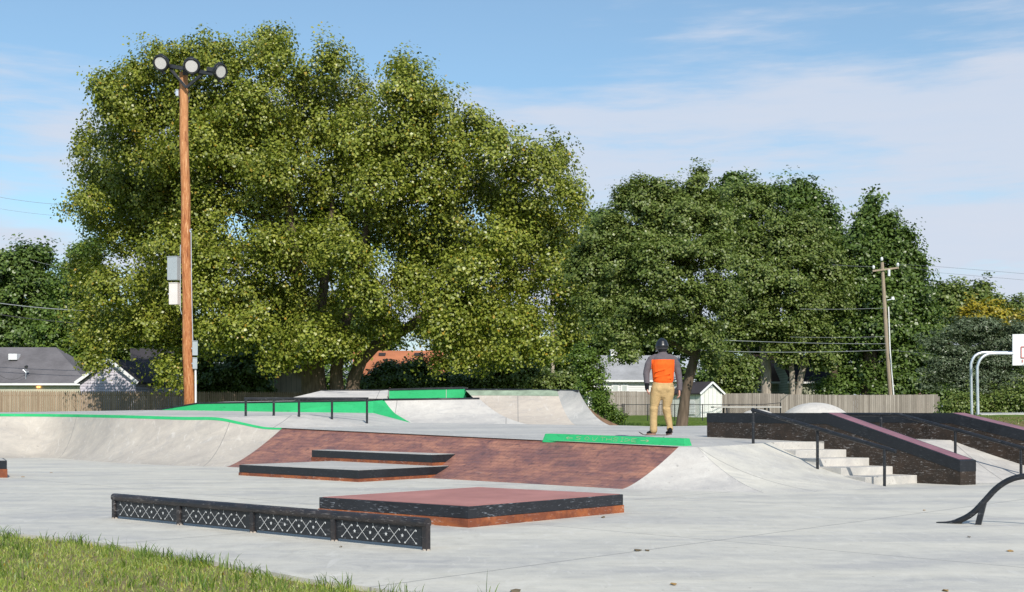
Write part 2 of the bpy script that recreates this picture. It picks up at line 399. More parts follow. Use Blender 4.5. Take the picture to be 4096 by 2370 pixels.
class MB:
    def __init__(s): s.v = []; s.f = []; s.uv = None
    def quad(s, *p):
        i = len(s.v); s.v += [tuple(q) for q in p]; s.f.append(tuple(range(i, i + len(p)))); return s
    def prism(s, bottom, top):               # closed solid from two equal rings
        i = len(s.v); n = len(bottom); s.v += [tuple(q) for q in bottom] + [tuple(q) for q in top]
        s.f.append(tuple(range(i + n - 1, i - 1, -1))); s.f.append(tuple(range(i + n, i + 2 * n)))
        for k in range(n):
            k2 = (k + 1) % n; s.f.append((i + k, i + k2, i + n + k2, i + n + k))
        return s
    def box(s, lo, hi):
        x0, y0, z0 = lo; x1, y1, z1 = hi
        return s.prism([(x0, y0, z0), (x1, y0, z0), (x1, y1, z0), (x0, y1, z0)], [(x0, y0, z1), (x1, y0, z1), (x1, y1, z1), (x0, y1, z1)])
    def bar(s, a, b, w, h=None, up=(0, 0, 1)):  # rectangular bar
        a = Vector(a); b = Vector(b); h = h or w; d = (b - a).normalized(); u = Vector(up)
        if abs(d.dot(u)) > .98: u = Vector((0, 1, 0))
        r = d.cross(u).normalized(); u = r.cross(d).normalized()
        q = [(-1, -1), (1, -1), (1, 1), (-1, 1)]
        return s.prism([a + r * x * w / 2 + u * y * h / 2 for x, y in q], [b + r * x * w / 2 + u * y * h / 2 for x, y in q])
    def tube(s, pts, rad, n=10, cap=True):
        pts = [Vector(p) for p in pts]; rad = rad if hasattr(rad, '__len__') else [rad] * len(pts)
        rings = []; pr = None
        for i, p in enumerate(pts):
            d = (pts[min(i + 1, len(pts) - 1)] - pts[max(i - 1, 0)]).normalized()
            if pr is None:
                u = Vector((0, 0, 1)) if abs(d.z) < .9 else Vector((0, 1, 0)); r = d.cross(u).normalized()
            else: r = (pr - d * pr.dot(d)).normalized()
            pr = r; u = r.cross(d)
            rr = rad[i]; rx, ry = rr if hasattr(rr, '__len__') else (rr, rr)
            base = len(s.v)
            for k in range(n):
                a = 2 * math.pi * k / n; s.v.append(tuple(p + r * math.cos(a) * rx + u * math.sin(a) * ry))
            rings.append(base)
        for a, b in zip(rings, rings[1:]):
            for k in range(n):
                k2 = (k + 1) % n; s.f.append((a + k, b + k, b + k2, a + k2))
        if cap:
            s.f.append(tuple(range(rings[0] + n - 1, rings[0] - 1, -1))); s.f.append(tuple(range(rings[-1], rings[-1] + n)))
        return s
    def disc(s, c, nrm, r0, r1, l, n=24):     # frustum along nrm
        c = Vector(c); nrm = Vector(nrm).normalized()
        return s.tube([c, c + nrm * l], [r0, r1], n)
    def build(s, name, m, parent=None, loc=None, smooth=False, bevel=0, fix=True):
        me = bpy.data.meshes.new(name); me.from_pydata(s.v, [], s.f)
        if fix or bevel:
            bm = bmesh.new(); bm.from_mesh(me)
            if bevel:
                bmesh.ops.remove_doubles(bm, verts=bm.verts, dist=1e-4)
            bmesh.ops.recalc_face_normals(bm, faces=bm.faces)
            if bevel:
                es = [e for e in bm.edges if len(e.link_faces) == 2 and e.calc_face_angle(0) > .4]
                bmesh.ops.bevel(bm, geom=es, offset=bevel, segments=2, affect='EDGES', profile=.6)
            bm.to_mesh(me); bm.free()
        if s.uv:
            ul = me.uv_layers.new(name='UVMap')
            for lp in me.loops: ul.data[lp.index].uv = s.uv[lp.vertex_index]
        o = link(name, me, m, parent, loc, smooth)
        if smooth == 'auto':
            me.set_sharp_from_angle(angle=R(40))
        return o
def strip(name, base, lip, prof, m, parent=None, loc=None, nu=40, nv=14, s0=0., s1=1., lift=0.):
    """a transition between a base line and a lip line; prof(s) is its rise"""
    b = par(base, nu); l = par(lip, nu); mb = MB(); uv = []
    L0 = 0
    for i in range(nu + 1):
        if i: L0 += ((b[i] - b[i-1]).length + (l[i] - l[i-1]).length) / 2
        L1 = 0; pp = None
        for j in range(nv + 1):
            s_ = s0 + (s1 - s0) * j / nv; h = prof(s_, i / nu) if prof.__code__.co_argcount == 2 else prof(s_)
            p = lerp(b[i], l[i], s_); p.z = b[i].z + (l[i].z - b[i].z) * h
            if lift: p = p + Vector((0, -lift * .7, lift))
            if pp is not None: L1 += (p - pp).length
            pp = p.copy(); mb.v.append(tuple(p)); uv.append((L0, L1))
    for i in range(nu):
        for j in range(nv):
            a = i * (nv + 1) + j; mb.f.append((a, a + nv + 1, a + nv + 2, a + 1))
    mb.uv = uv
    return mb.build(name, m, parent, loc, smooth=True, fix=False)
def profile_pts(b, l, prof, n=14):
    out = []
    for j in range(n + 1):
        s_ = j / n; p = lerp(b, l, s_); p.z = b.z + (l.z - b.z) * prof(s_); out.append(p)
    return out

# ---------------------------------------------------------------- ground
PARK_R = lambda y: 9.5 + (y - 22) * .10
def smooth01(t): t = np.clip(t, 0, 1); return t * t * (3 - 2 * t)
def ground_z(x, y):
    x = np.asarray(x, float); y = np.asarray(y, float)
    far = np.interp(y, [0, 29.5, 36, 45, 70, 84, 95, 140, 3000], [.7, .74, .66, .60, .64, .86, .95, 1.0, 1.0])
    left = np.interp(y, [0, 34, 60, 84, 140, 3000], [1.0, 1.05, .95, .86, 1.0, 1.0])
    k = smooth01((-x - 2) / 6.0 * 40 / np.maximum(y, 40)); z = far * (1 - k) + left * k
    right = np.interp(y, [0, 20, 23, 27, 44, 60, 90, 3000], [-.03, .0, .45, .86, 1.06, .9, .95, 1.0])
    kr = smooth01((x / np.maximum(y, 20) - .36) / .03); z = z * (1 - kr) + right * kr
    inpark = (y > 9.0) & (y < 29.4) & (x < 10.2 + (y - 20) * .0) & (x > -60)
    back = (y >= 29.4) & (y < 33.5) & (x < 2.2)
    z = np.where(inpark | back, -.35, z)
    near = y <= 14
    z = np.where(near & (x < 2.5), -.035, z); z = np.where(near & (x >= 2.5), -.35, z)
    z = np.where((y > 8.3) & (y < 29) & (x > -4.0 + (11.5 - y) * 1.2) & (x < 10.2), -.35, z) if True else z
    return z
def axis(segs):
    out = []
    for a, b, s_ in segs:
        n = max(1, int(round((b - a) / s_))); out += list(np.linspace(a, b, n, endpoint=False))
    return np.array(out + [segs[-1][1]])
gx = axis([(-1500, -200, 130), (-200, -60, 14), (-60, -24, 4), (-24, 24, .4), (24, 60, 3), (60, 200, 14), (200, 1500, 130)])
gy = axis([(-60, 0, 10), (0, 6, 1), (6, 14, .35), (14, 29, .5), (29, 36, .25), (36, 100, 1.5), (100, 300, 15), (300, 3000, 150)])
XX, YY = np.meshgrid(gx, gy)
ZZ = ground_z(XX, YY)
rs = np.random.RandomState(1)
ZZ = ZZ + np.where(YY > 30, rs.uniform(-.012, .012, ZZ.shape), 0)
def np_mesh(name, V, Fq):
    me = bpy.data.meshes.new(name)
    me.vertices.add(len(V)); me.vertices.foreach_set('co', np.ascontiguousarray(V, np.float32).ravel())
    k = Fq.shape[1]; n = len(Fq)
    me.loops.add(n * k); me.loops.foreach_set('vertex_index', np.ascontiguousarray(Fq, np.int32).ravel())
    me.polygons.add(n); me.polygons.foreach_set('loop_start', np.arange(0, n * k, k, dtype=np.int32))
    me.update(calc_edges=True); return me
ny, nx = XX.shape
I = (np.arange(ny - 1)[:, None] * nx + np.arange(nx - 1)[None, :]).ravel()
me = np_mesh('grass_ground', np.stack([XX.ravel(), YY.ravel(), ZZ.ravel()], 1), np.stack([I, I + 1, I + nx + 1, I + nx], 1))
tag(link('grass_ground', me, M['lawn'], smooth=True), kind='structure')

# ---------------------------------------------------------------- skatepark floor and decks
edge_px = [(-500, 2085), (-200, 2108), (0, 2130), (250, 2152), (500, 2186), (750, 2228), (1000, 2272), (1250, 2318), (1500, 2352), (1720, 2392), (1950, 2450), (2200, 2560)]
edge = [W(a, b) for a, b in edge_px]
es = resample(edge, 50)
fl = [(p.x, p.y) for p in es] + [(1.2, 3.0), (14, 3.0), (14, 24), (9.9, 27.5), (-32, 34), (-32, 12.2)]
bmf = MB(); top = [Vector((x, y, 0)) for x, y in fl]
bmf.prism([Vector((x, y, -.15)) for x, y in fl], top)
tag(bmf.build('skatepark_floor', M['floor']), kind='structure')

# brick bank
Bl, Br = W(905, 1868), W(2490, 1957)
Tl, Tr = Dk(1130, 1713), Dk(2715, 1788)
pf_bank = lambda s: s ** 1.32 if s > 0 else 0
bank_u = (Br - Bl).normalized()
bb = thing('brick_bank', 'long reddish brown brick stamped bank rising behind the low ledges', 'skate bank', lerp(Bl, Br, .5))
strip('stamped_brick_face', [Bl, Br], [Tl, Tr], pf_bank, M['brick'], bb, nu=60, nv=16)
ge_ = MB(); n_ = 30
for i in range(n_):                         # pale edging along the crest
    a = lerp(Tl, Tr, i / n_); b_ = lerp(Tl, Tr, (i + 1) / n_)
    ge_.quad(a + Vector((-.03, -.03, .003)), b_ + Vector((-.03, -.03, .003)), b_ + Vector((.02, .02, .006)), a + Vector((.02, .02, .006)))
ge_.build('crest_edging', M['grey'], bb)

# corner bank (two facets) between brick bank and stairs
hip_t, st_t = Dk(2790, 1790), Dk(3085, 1771)
hip_b, st_b = W(3055, 1972), W(3548, 1948)
pf_c = lambda s: .35 * s + .65 * s ** 1.9
cb = thing('corner_bank', 'pale concrete corner bank with a sharp hip line between bricks and stairs', 'skate bank', (hip_b.x, hip_b.y, 0))
strip('bank_face', [Br, W(2700, 1962), hip_b], [Tr, lerp(Tr, hip_t, .5), hip_t], lambda s, u: (1-u)*pf_bank(s)+u*pf_c(s), M['bank'], cb, nu=16)
strip('bank_face', [hip_b, W(3300, 1966), st_b], [hip_t, Dk(2930, 1782), st_t], pf_c, M['floor'], cb, nu=20)
# thin grey seam along the hip
MB().tube([p + Vector((0, 0, -.001)) for p in profile_pts(hip_b, hip_t, pf_c)], .006, 5).build('hip_seam', M['grey'], cb)

# hubba line
Hd = Vector((.5, -.866, 0)); Hw = Vector((.905, .425, 0))
HL = Dk(2827, 1749); HE = W(3840, 1941.6)
Hd = Vector((HE.x - HL.x, HE.y - HL.y, 0)).normalized()
HT = 1.127                                    # level of the ledge tops
len1 = (Vector((HE.x, HE.y, 0)) - Vector((HL.x, HL.y, 0))).length
# kink where its top meets pixel column 3305
kk = (3305 - 2048) / F
tk = (kk * HL.y - HL.x) / (Hd.x - kk * Hd.y)
HK = Vector((HL.x, HL.y, 0)) + Hd * tk
def hubba(name, label, P0, P1, P2, width, endh, floor_fn, base_poly, long_end=None):
    """P0 far end, P1 kink, P2 lower end (ground plan); top level to P1 then falling to endh"""
    t = thing(name, label, 'skate ledge', (P2.x, P2.y, 0), 'dark sloped ledges flanking the stairs and bank')
    w = Hw.normalized() * width
    band = .175
    def z(p, v): return Vector((p.x, p.y, v))
    tops = [z(P0, HT), z(P1, HT), z(P2, endh)]
    mids = [z(P0, HT - band), z(P1, HT - band - .012), z(P2, endh - band)]
    bots = [z(P0, floor_fn[0]), z(P1, floor_fn[1]), z(P2, floor_fn[2])]
    up = MB()
    for a in range(2):
        up.prism([mids[a], mids[a] + w, mids[a+1] + w, mids[a+1]], [tops[a], tops[a] + w, tops[a+1] + w, tops[a+1]])
    # (front, top and end skins are one solid)
    up.build('painted_edge_band', M['black'], t)
    lo = MB(); e = Vector((.004, .002, 0)) * 1; 
    off = Hw.normalized() * .006
    for a in range(2):
        q = [bots[a] + off, bots[a] + w - off, bots[a+1] + w - off, bots[a+1] + off]
        lo.prism(q, [mids[a] + off, mids[a] + w - off, mids[a+1] + w - off, mids[a+1] + off])
    lo.build('wall', M['brown_black'], t)
    tp = MB(); i_ = Hw.normalized() * .035; u3 = Vector((0, 0, .004))
    for a in range(2):
        A0, A1 = tops[a], tops[a+1]
        e0 = Hd * (.04 if a == 0 else 0); e1 = -(A1 - A0).normalized() * (.04 if a == 1 else 0)
        tp.quad(A0 + i_ + e0 + u3, A1 + i_ + e1 + u3, A1 + w - i_ + e1 + u3, A0 + w - i_ + e0 + u3)
    tp.build('purple_top', M['purple'], t)
    return t
endw = .34
P0, P2 = Vector((HL.x, HL.y, 0)), Vector((HE.x, HE.y, 0)) 
hubba('sloped_ledge', 'dark ledge with purple top running down beside the stairs', P0, HK, P2, endw, .385, (deck_z(*P0[:2]) - .05, .05, -.05), None)
# second ledge parallel, to the right
k2 = (3803 - 2048) / F
w2 = (k2 * HK.y - HK.x) / (Hw.x - k2 * Hw.y)
K2 = HK + Hw * w2
hubba('sloped_ledge', 'dark ledge with purple top at the far right beyond the bank', K2 - Hd * 3.4, K2, K2 + (P2 - HK) * 1.35, .36, .385 - .0, (.5, .3, -.05), None)

# stairs
SR = [W(3676, 1932)]                           # right end of the lowest riser foot
SR0 = W(3302, 1766.6, deck_z(5.6, 21.5))
s_top = Vector((SR0.x, SR0.y, 0)); s_bot = Vector((SR[0].x, SR[0].y, 0))
ztop = deck_z(5.0, 21.2); NR = 5; rise = ztop / NR
# keep the right ends inside the ledge
def on_hub(p): 
    v = p - P0; return P0 + Hd * v.dot(Hd)
s_top = on_hub(s_top) ; s_bot = on_hub(s_bot)
st = thing('stair_set', 'pale concrete stairs of five steps between corner bank and dark ledge', 'stairs', (s_bot.x, s_bot.y, 0))
L_top, L_bot = Vector((st_t.x, st_t.y, 0)), Vector((st_b.x, st_b.y, 0))
step = (s_bot - s_top) / (NR - 1)
sw = Hw.normalized()
for i in range(NR):
    zt = ztop - rise * i
    R0 = s_top + step * i + sw * .12
    f = i / (NR - 1)
    Lp = lerp(L_top, L_bot, .03 + f * .80)
    # left end along the riser line direction, clipped at the bank diagonal
    dirn = (Vector((Lp.x, Lp.y, 0)) - (s_top + step * i)).normalized()
    back = -Hd * (.70 if i else .25)
    mbs = MB(); q = [R0, Lp, Lp + back, R0 + back]
    q = [Vector((p.x, p.y, 0)) for p in q]
    mbs.prism([p + Vector((0, 0, -.05 if i < 4 else -.05)) for p in q], [p + Vector((0, 0, zt - (.0 if i else .003))) for p in q])
    mbs.build('step', M['stair'], st, bevel=.008)

# bank between the two ledges
bt0 = HK + Hw * .2 - Hd * .1; bt1 = K2 + Hw * .1
bz0 = deck_z(bt0.x, bt0.y); bz1 = deck_z(bt1.x, bt1.y)
bot0 = P2 + Hw * .2 - Hd * .2; bot1 = bot0 + Hw * (w2 + .3)
rb = thing('flat_bank', 'smooth pale concrete bank sloping down between the two dark ledges', 'skate bank', (bot0.x, bot0.y, 0))
strip('bank_face', [Vector((bot0.x, bot0.y, 0.002)), Vector((bot1.x, bot1.y, 0.002))], [Vector((bt0.x, bt0.y, bz0)), Vector((bt1.x, bt1.y, bz1))], lambda s: .8 * s + .2 * s * s, M['bank'], rb, nu=6)

# upper deck surface
E_ = Dk(1480, 1706); Fp = Dk(1642, 1692)
dk_pts = [Tl, Tr, hip_t, Dk(2930, 1782), st_t, Vector((s_top.x, s_top.y, 0)) - Hd * .0 , Vector((bt0.x, bt0.y, 0)), Vector((bt1.x, bt1.y, 0)), K2 - Hd * 3.4 + Hw * .2,
          Vector((7.6, 29.0, 0)), Dk(2823, 1703.5), Dk(2640, 1707), Dk(2495, 1703), Dk(2438, 1702), Dk(2300, 1701), Dk(2110, 1698), Fp, E_]
dd = MB(); ringt = [Vector((p.x, p.y, deck_z(p.x, p.y))) for p in dk_pts]
dd.quad(*ringt)
i0 = 0
n = len(ringt)
for i in range(n):
    a, b_ = ringt[i], ringt[(i + 1) % n]
    if i in (8, 9, 10, 11, 12): dd.quad(a, b_, Vector((b_.x, b_.y, -.3)), Vector((a.x, a.y, -.3)))
do = dd.build('upper_deck', M['deck'], fix=False); tag(do, kind='structure')
bm = bmesh.new(); bm.from_mesh(do.data); bmesh.ops.remove_doubles(bm, verts=bm.verts, dist=1e-4); bmesh.ops.triangulate(bm, faces=bm.faces); bm.to_mesh(do.data); bm.free()

# left curved bank up to the plateau
bp = [W(-420, 1850), W(-200, 1838), W(0, 1835), W(190, 1832), W(430, 1850), W(640, 1861), W(760, 1865), W(830, 1867), W(880, 1868), Bl]
lp = [A(-420, 1655, 29.5), A(-200, 1655, 31), A(0, 1656, 31.3), A(240, 1658, 31.2), A(480, 1662, 28.8), A(720, 1669, 27.6), A(864, 1671, 27.0), A(960, 1689, 26.7), A(1056, 1709, 26.4), Tl]
pf_l = lambda s: .30 * s + .70 * s ** 2.3 if s > 0 else 0
def pf_mix(s): return pf_l(s)
lb = thing('curved_bank', 'wide pale concrete curved bank at left with bright green painted lip', 'skate bank', (bp[3].x, bp[3].y, 0))
# the profile eases from curved (left) to the flatter brick bank (right)
def blended_strip(name, m, s0, s1, parent, lift=0., nv=18, nu=80):
    b = par(bp, nu); l = par(lp, nu); mb = MB(); uv = []
    for i in range(nu + 1):
        k = min(1, max(0, (i / nu - .62) / .38))
        for j in range(nv + 1):
            s_ = s0 + (s1 - s0) * j / nv
            h = pf_l(s_) * (1 - k) + pf_bank(s_) * k
            p = lerp(b[i], l[i], s_); p.z = b[i].z + (l[i].z - b[i].z) * h
            if lift: p += Vector((0, -lift * .6, lift))
            mb.v.append(tuple(p)); uv.append((i * .2, j * .1))
    for i in range(nu):
        for j in range(nv):
            a = i * (nv + 1) + j; mb.f.append((a, a + nv + 1, a + nv + 2, a + 1))
    mb.uv = uv
    return mb.build(name, m, parent, smooth=True, fix=False)
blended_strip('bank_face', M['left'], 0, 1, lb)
blended_strip('green_lip', M['green'], .965, 1.0, lb, .004, 2)

# plateau and the facets dropping from it
PA = lp[6]; PB = A(1236, 1660, 28.8); PC = A(1493, 1653, 31.6)
wb = [A(-420, 1651, 33.0), A(0, 1650, 33.2), A(300, 1646, 33.4), A(629, 1641, 33.4), A(790, 1643, 33.0), A(1100, 1648, 32.4), PC]
pl = MB()
lips = par(lp[:7], 42)
backs = resample(wb, 42, False)
for i in range(42):
    pl.quad(lips[i], lips[i+1], backs[i+1] if i < 41 else backs[42], backs[i])
pl.quad(PA, PB, PC)
plo = pl.build('plateau', M['deck'], smooth=True, fix=False); tag(plo, kind='structure')
# left plateau rear part behind the wall start
fb = thing('sloped_facet', 'low concrete slope under the black flat rail dropping from the plateau to deck', 'skate bank', (E_.x, E_.y, E_.z))
fc = MB()
fc.quad(PA, lp[7], PB); fc.quad(lp[7], lp[8], PB); fc.quad(lp[8], Tl, PB)
fc.build('pale_face', M['bank'], fb, fix=False)
MB().quad(Tl, E_, PB).build('front_face', M['bank'], fb, fix=False)
MB().quad(E_, Fp, PC, PB).build('side_face', M['deck'], fb, fix=False)

# quarter pipes
qbL, qbR = Fp, Dk(2110, 1698)
qtL, qtR = A(1536, 1600, 31.9), A(1918, 1596, 31.7)
pf_q = lambda s: .42 * s + .58 * s ** 2.4 if s > 0 else 0
q1 = thing('quarter_pipe', 'lower pale quarter pipe with black coping behind the flat rail', 'quarter pipe', lerp(qbL, qbR, .5), 'quarter pipes at the back')
strip('riding_face', [qbL, lerp(qbL, qbR, .5), qbR], [qtL, lerp(qtL, qtR, .5), qtR], pf_q, M['bank'], q1, nu=30)
MB().tube([qtL + Vector((-.02, -.01, .0)), lerp(qtL, qtR, .5), qtR], .032, 8).build('coping', M['metal_black'], q1, smooth=True)

q2t = [A(1861, 1561, 32.9), A(2050, 1561, 32.6), A(2228, 1563, 32.1), A(2315, 1565, 31.2)]
q2b = [qbR, Dk(2200, 1699.5), Dk(2300, 1700.5), Dk(2438, 1702)]
q2 = thing('quarter_pipe', 'tallest quarter pipe with faded green band and rounded pale right end', 'quarter pipe', q2b[2], 'quarter pipes at the back')
pf_q2 = lambda s: .36 * s + .64 * s ** 2.3 if s > 0 else 0
strip('riding_face', q2b[:3], q2t[:3], pf_q2, M['warm'], q2, nu=30)
strip('end_face', q2b[2:], q2t[2:], pf_q2, M['grey'], q2, nu=10)
strip('faded_green_band', q2b[:3], q2t[:3], pf_q2, M['faded_green'], q2, nu=30, nv=4, s0=.90, s1=1., lift=.004)
MB().tube(par(q2t, 12), .030, 8).build('coping', M['metal_black'], q2, smooth=True)
bk = MB(); tt = par(q2t, 12)
for i in range(12):
    a, b_ = tt[i], tt[i+1]; o1 = Vector((0, 1.6, -.01))
    bk.quad(a, b_, b_ + o1, a + o1)
    bk.quad(a + o1, b_ + o1, Vector((b_.x, b_.y + 1.6, .3)), Vector((a.x, a.y + 1.6, .3)))
bk.build('back_platform', M['grey'], q2, fix=False)
# earth slope beside it
pr = profile_pts(q2b[3], q2t[3], pf_q2, 12)
gl = [Vector((q2b[3].x + .75, q2b[3].y + .1, .70))] + [Vector((p.x + 1.15 + .25 * math.sin(i), p.y + .5 + .35 * i / 12 + 1.4 * i / 12, .60)) for i, p in enumerate(pr)][1:]
em = MB()
for i in range(12):
    for j in range(4):
        def ep(ii, jj): 
            a_, b2 = pr[ii] + Vector((0, .0, -.01)), gl[ii]; t_ = jj / 4
            q_ = lerp(a_, b2, t_); q_.z = a_.z + (b2.z - a_.z) * (t_ ** .75); return q_
        em.quad(ep(i, j), ep(i+1, j), ep(i+1, j+1), ep(i, j+1))
tag(em.build('earth_slope', M['dirt'], smooth=True, fix=False), kind='structure')

# green wall
gw = thing('green_wall', 'long low bright green wall with black metal edge behind the flat rail', 'wall', wb[5])
wt = [A(629, 1640, 33.4), A(790, 1614, 33.0), A(1100, 1609, 32.4), A(1493, 1603, 31.95), qtL]
wbb = [A(629, 1643, 33.4), A(790, 1646, 33.0), A(1100, 1651, 32.4), PC + Vector((0, 0, -.02)), None]
g1 = MB()
for i in range(3): g1.quad(wbb[i], wbb[i+1], wt[i+1], wt[i])
prof = profile_pts(Fp, qtL, pf_q, 14)
ring = [PC + Vector((0, 0, -.02)), Fp] + prof[1:] + [wt[3]]
g1.quad(*ring)
g1.build('green_face', M['green'], gw, fix=False)
MB().tube(wt, .022, 6).build('metal_edge', M['metal_black'], gw)
pt = MB()
for i in range(4):
    a, b_ = wt[i], wt[i+1]; pt.quad(a, b_, b_ + Vector((.3, 2.0, .06)), a + Vector((.3, 2.0, .06)))
pt.build('wall_top', M['grey'], gw, fix=False)
# platform behind the lower quarter pipe
pm = MB(); pz = qtL.z - .006; pm.quad(*[Vector((p.x, p.y, pz)) for p in (qtL, qtR, A(1925, 1592, 35.0), A(1150, 1592, 35.6), A(1480, 1600, 32.6))])
tag(pm.build('upper_platform', M['grey'], fix=False), kind='structure')
# raised concrete bank + green box behind
rbk = thing('raised_bank', 'pale sloping concrete block behind the flat rail left of green box', 'skate bank', A(1380, 1590, 34))
a, b_, c_, d_ = A(1165, 1592, 33.6), A(1284, 1564, 34.6), A(1552, 1561, 34.4), A(1550, 1596, 33.4)
MB().prism([a, d_, d_ + Vector((0, 2, -.2)), a + Vector((0, 2, -.2))], [a + Vector((.02, 0, .003)), c_ , c_ + Vector((0, 1, 0)), b_]).build('bank_face', M['bank'], rbk)
MB().tube([b_ + Vector((0, .02, .012)), c_ + Vector((0, .02, .012))], .014, 6).build('metal_edge', M['metal_black'], rbk)
gbx = thing('green_ledge', 'bright green raised ledge with black edge on the upper platform', 'skate ledge', A(1700, 1595, 33.4))
a, b_, c_, d_ = A(1557, 1597, 33.35), A(1557, 1563, 33.35), A(1853, 1556, 33.35), A(1866, 1597, 33.35)
bk_ = Vector((.1, .9, 0))
MB().prism([a, d_, d_ + bk_, a + bk_], [b_, c_, c_ + bk_, b_ + bk_]).build('painted_block', M['green'], gbx)
MB().prism([b_ + Vector((-.02, -.02, 0)), c_ + Vector((0, -.02, 0)), c_ + bk_, b_ + bk_], [b_ + Vector((-.02, -.02, .05)), c_ + Vector((-.03, -.02, .055)), c_ + bk_ + Vector((0, 0, .055)), b_ + bk_ + Vector((0, 0, .05))]).build('metal_edge', M['metal_black'], gbx)
MB().bar(A(1785, 1595, 33.335), A(1785, 1559, 33.335), .012).build('panel_seam', M['grey'], gbx)

# ---------------------------------------------------------------- ledges on the floor
def ledge(name, label, ring, h, split, top_m, up_m, lo_m, group=None, loc=None, z0=0., edging=True):
    """ring: ground plan (front corner first, anticlockwise seen from above); black upper band over stained foot"""
    t = thing(name, label, 'skate ledge', loc or ring[0], group)
    c = sum(ring, Vector((0, 0, 0))) / len(ring)
    def sh(p, k): d = (p - c); d.z = 0; return p - d.normalized() * k
    zz = lambda p, z: Vector((p.x, p.y, z))
    MB().prism([zz(sh(p, .0), z0 - .02) for p in ring], [zz(sh(p, .0), z0 + h * split) for p in ring]).build('stained_foot', lo_m, t, bevel=.004)
    MB().prism([zz(sh(p, .012), z0 + h * split) for p in ring], [zz(sh(p, .012), z0 + h) for p in ring]).build('black_band', up_m, t, bevel=.006)
    MB().prism([zz(sh(p, .05), z0 + h - .01) for p in ring], [zz(sh(p, .05), z0 + h + .004) for p in ring]).build('top', top_m, t)
    return t
# pink manual pad
hp = .2075
Ff = W(1873, 2112); Lf = W(1272, 1990, hp); Rf = W(2497, 1978, hp); Lf.z = Rf.z = 0
Bf = Lf + Rf - Ff
ledge('manual_pad', 'low four sided pad with faded pink top in front of brick bank', [Ff, Rf, Bf, Lf], hp, .41, M['pink'], M['black_scuffed'], M['rust'])
# two tier pad let into the brick bank
F1 = W(1434, 1929.5); L1 = W(954, 1902); uu = (L1 - F1).normalized(); vv = Vector((-uu.y, uu.x, 0)) * -1
if vv.y < 0: vv = -vv
Lu = (L1 - F1).length
ring1 = [F1, F1 + vv * 2.3, L1 + vv * 2.3 - uu * .0, L1]
GRP = 'two stacked ledges let into the brick bank'
ledge('tiered_ledge', 'lower and wider of two stacked black ledges set into brick bank', ring1, .19, .27, M['grey'], M['black'], M['rust'], GRP)
F2 = W(1729, 1865.5, .19); L2 = W(1245, 1841, .19); F2.z = L2.z = 0
u2 = (L2 - F2).normalized(); 
ring2 = [F2, F2 + vv * 1.0, L2 + vv * 1.2, L2]
ledge('tiered_ledge', 'upper and narrower of two stacked black ledges set into brick bank', ring2, .197, .30, M['grey'], M['black'], M['rust'], GRP, z0=.19)
# block at the left edge
G1 = W(30, 1912)
ledge('low_ledge', 'black and red brown ledge end cut off at the left edge', [G1, G1 + Vector((-.52, 1.1, 0)), G1 + Vector((-2.6, 1.2, 0)), G1 + Vector((-2.2, .12, 0))], .30, .50, M['grey'], M['black'], M['rust'])

# ---------------------------------------------------------------- grind bench, its panel cut-outs painted as pale marks
b0, b1 = W(456, 2074), W(1712, 2203)
bd = (b1 - b0).normalized(); bn = Vector((bd.y, -bd.x, 0))      # bn points to the camera side
if bn.y > 0: bn = -bn
blen = (b1 - b0).length; bh = .268
gb = thing('grind_bench', 'long low black steel bench with panels of crossed boards and stars', 'grind bench', lerp(b0, b1, .5))
def bp_(s, off, z): return b0 + bd * s + bn * off + Vector((0, 0, z))
kx = [(720 - 2048) / F, (1013 - 2048) / F, (1338 - 2048) / F]
ps = [0.02] + [(k * b0.y - b0.x) / (bd.x - k * bd.y) for k in kx] + [blen - .02]
MB().tube([bp_(0, 0, bh - .04), bp_(blen, 0, bh - .04)], .041, 16).build('top_beam', M['steel_worn'], gb, smooth='auto')
for s in ps:
    MB().bar(bp_(s, 0, -.01), bp_(s, 0, bh - .05), .052, .05, up=bn).build('post', M['steel_worn'], gb, bevel=.004)
    MB().tube([bp_(s, 0, .0), bp_(s, 0, .012)], [.034, .030], 12).build('base_weld', M['bark_pale'], gb)
def star_pts(cx, cz, r):
    return [(cx + math.cos(math.pi / 2 + k * math.pi / 5) * (r if k % 2 == 0 else r * .45), cz + math.sin(math.pi / 2 + k * math.pi / 5) * (r if k % 2 == 0 else r * .45)) for k in range(10)]
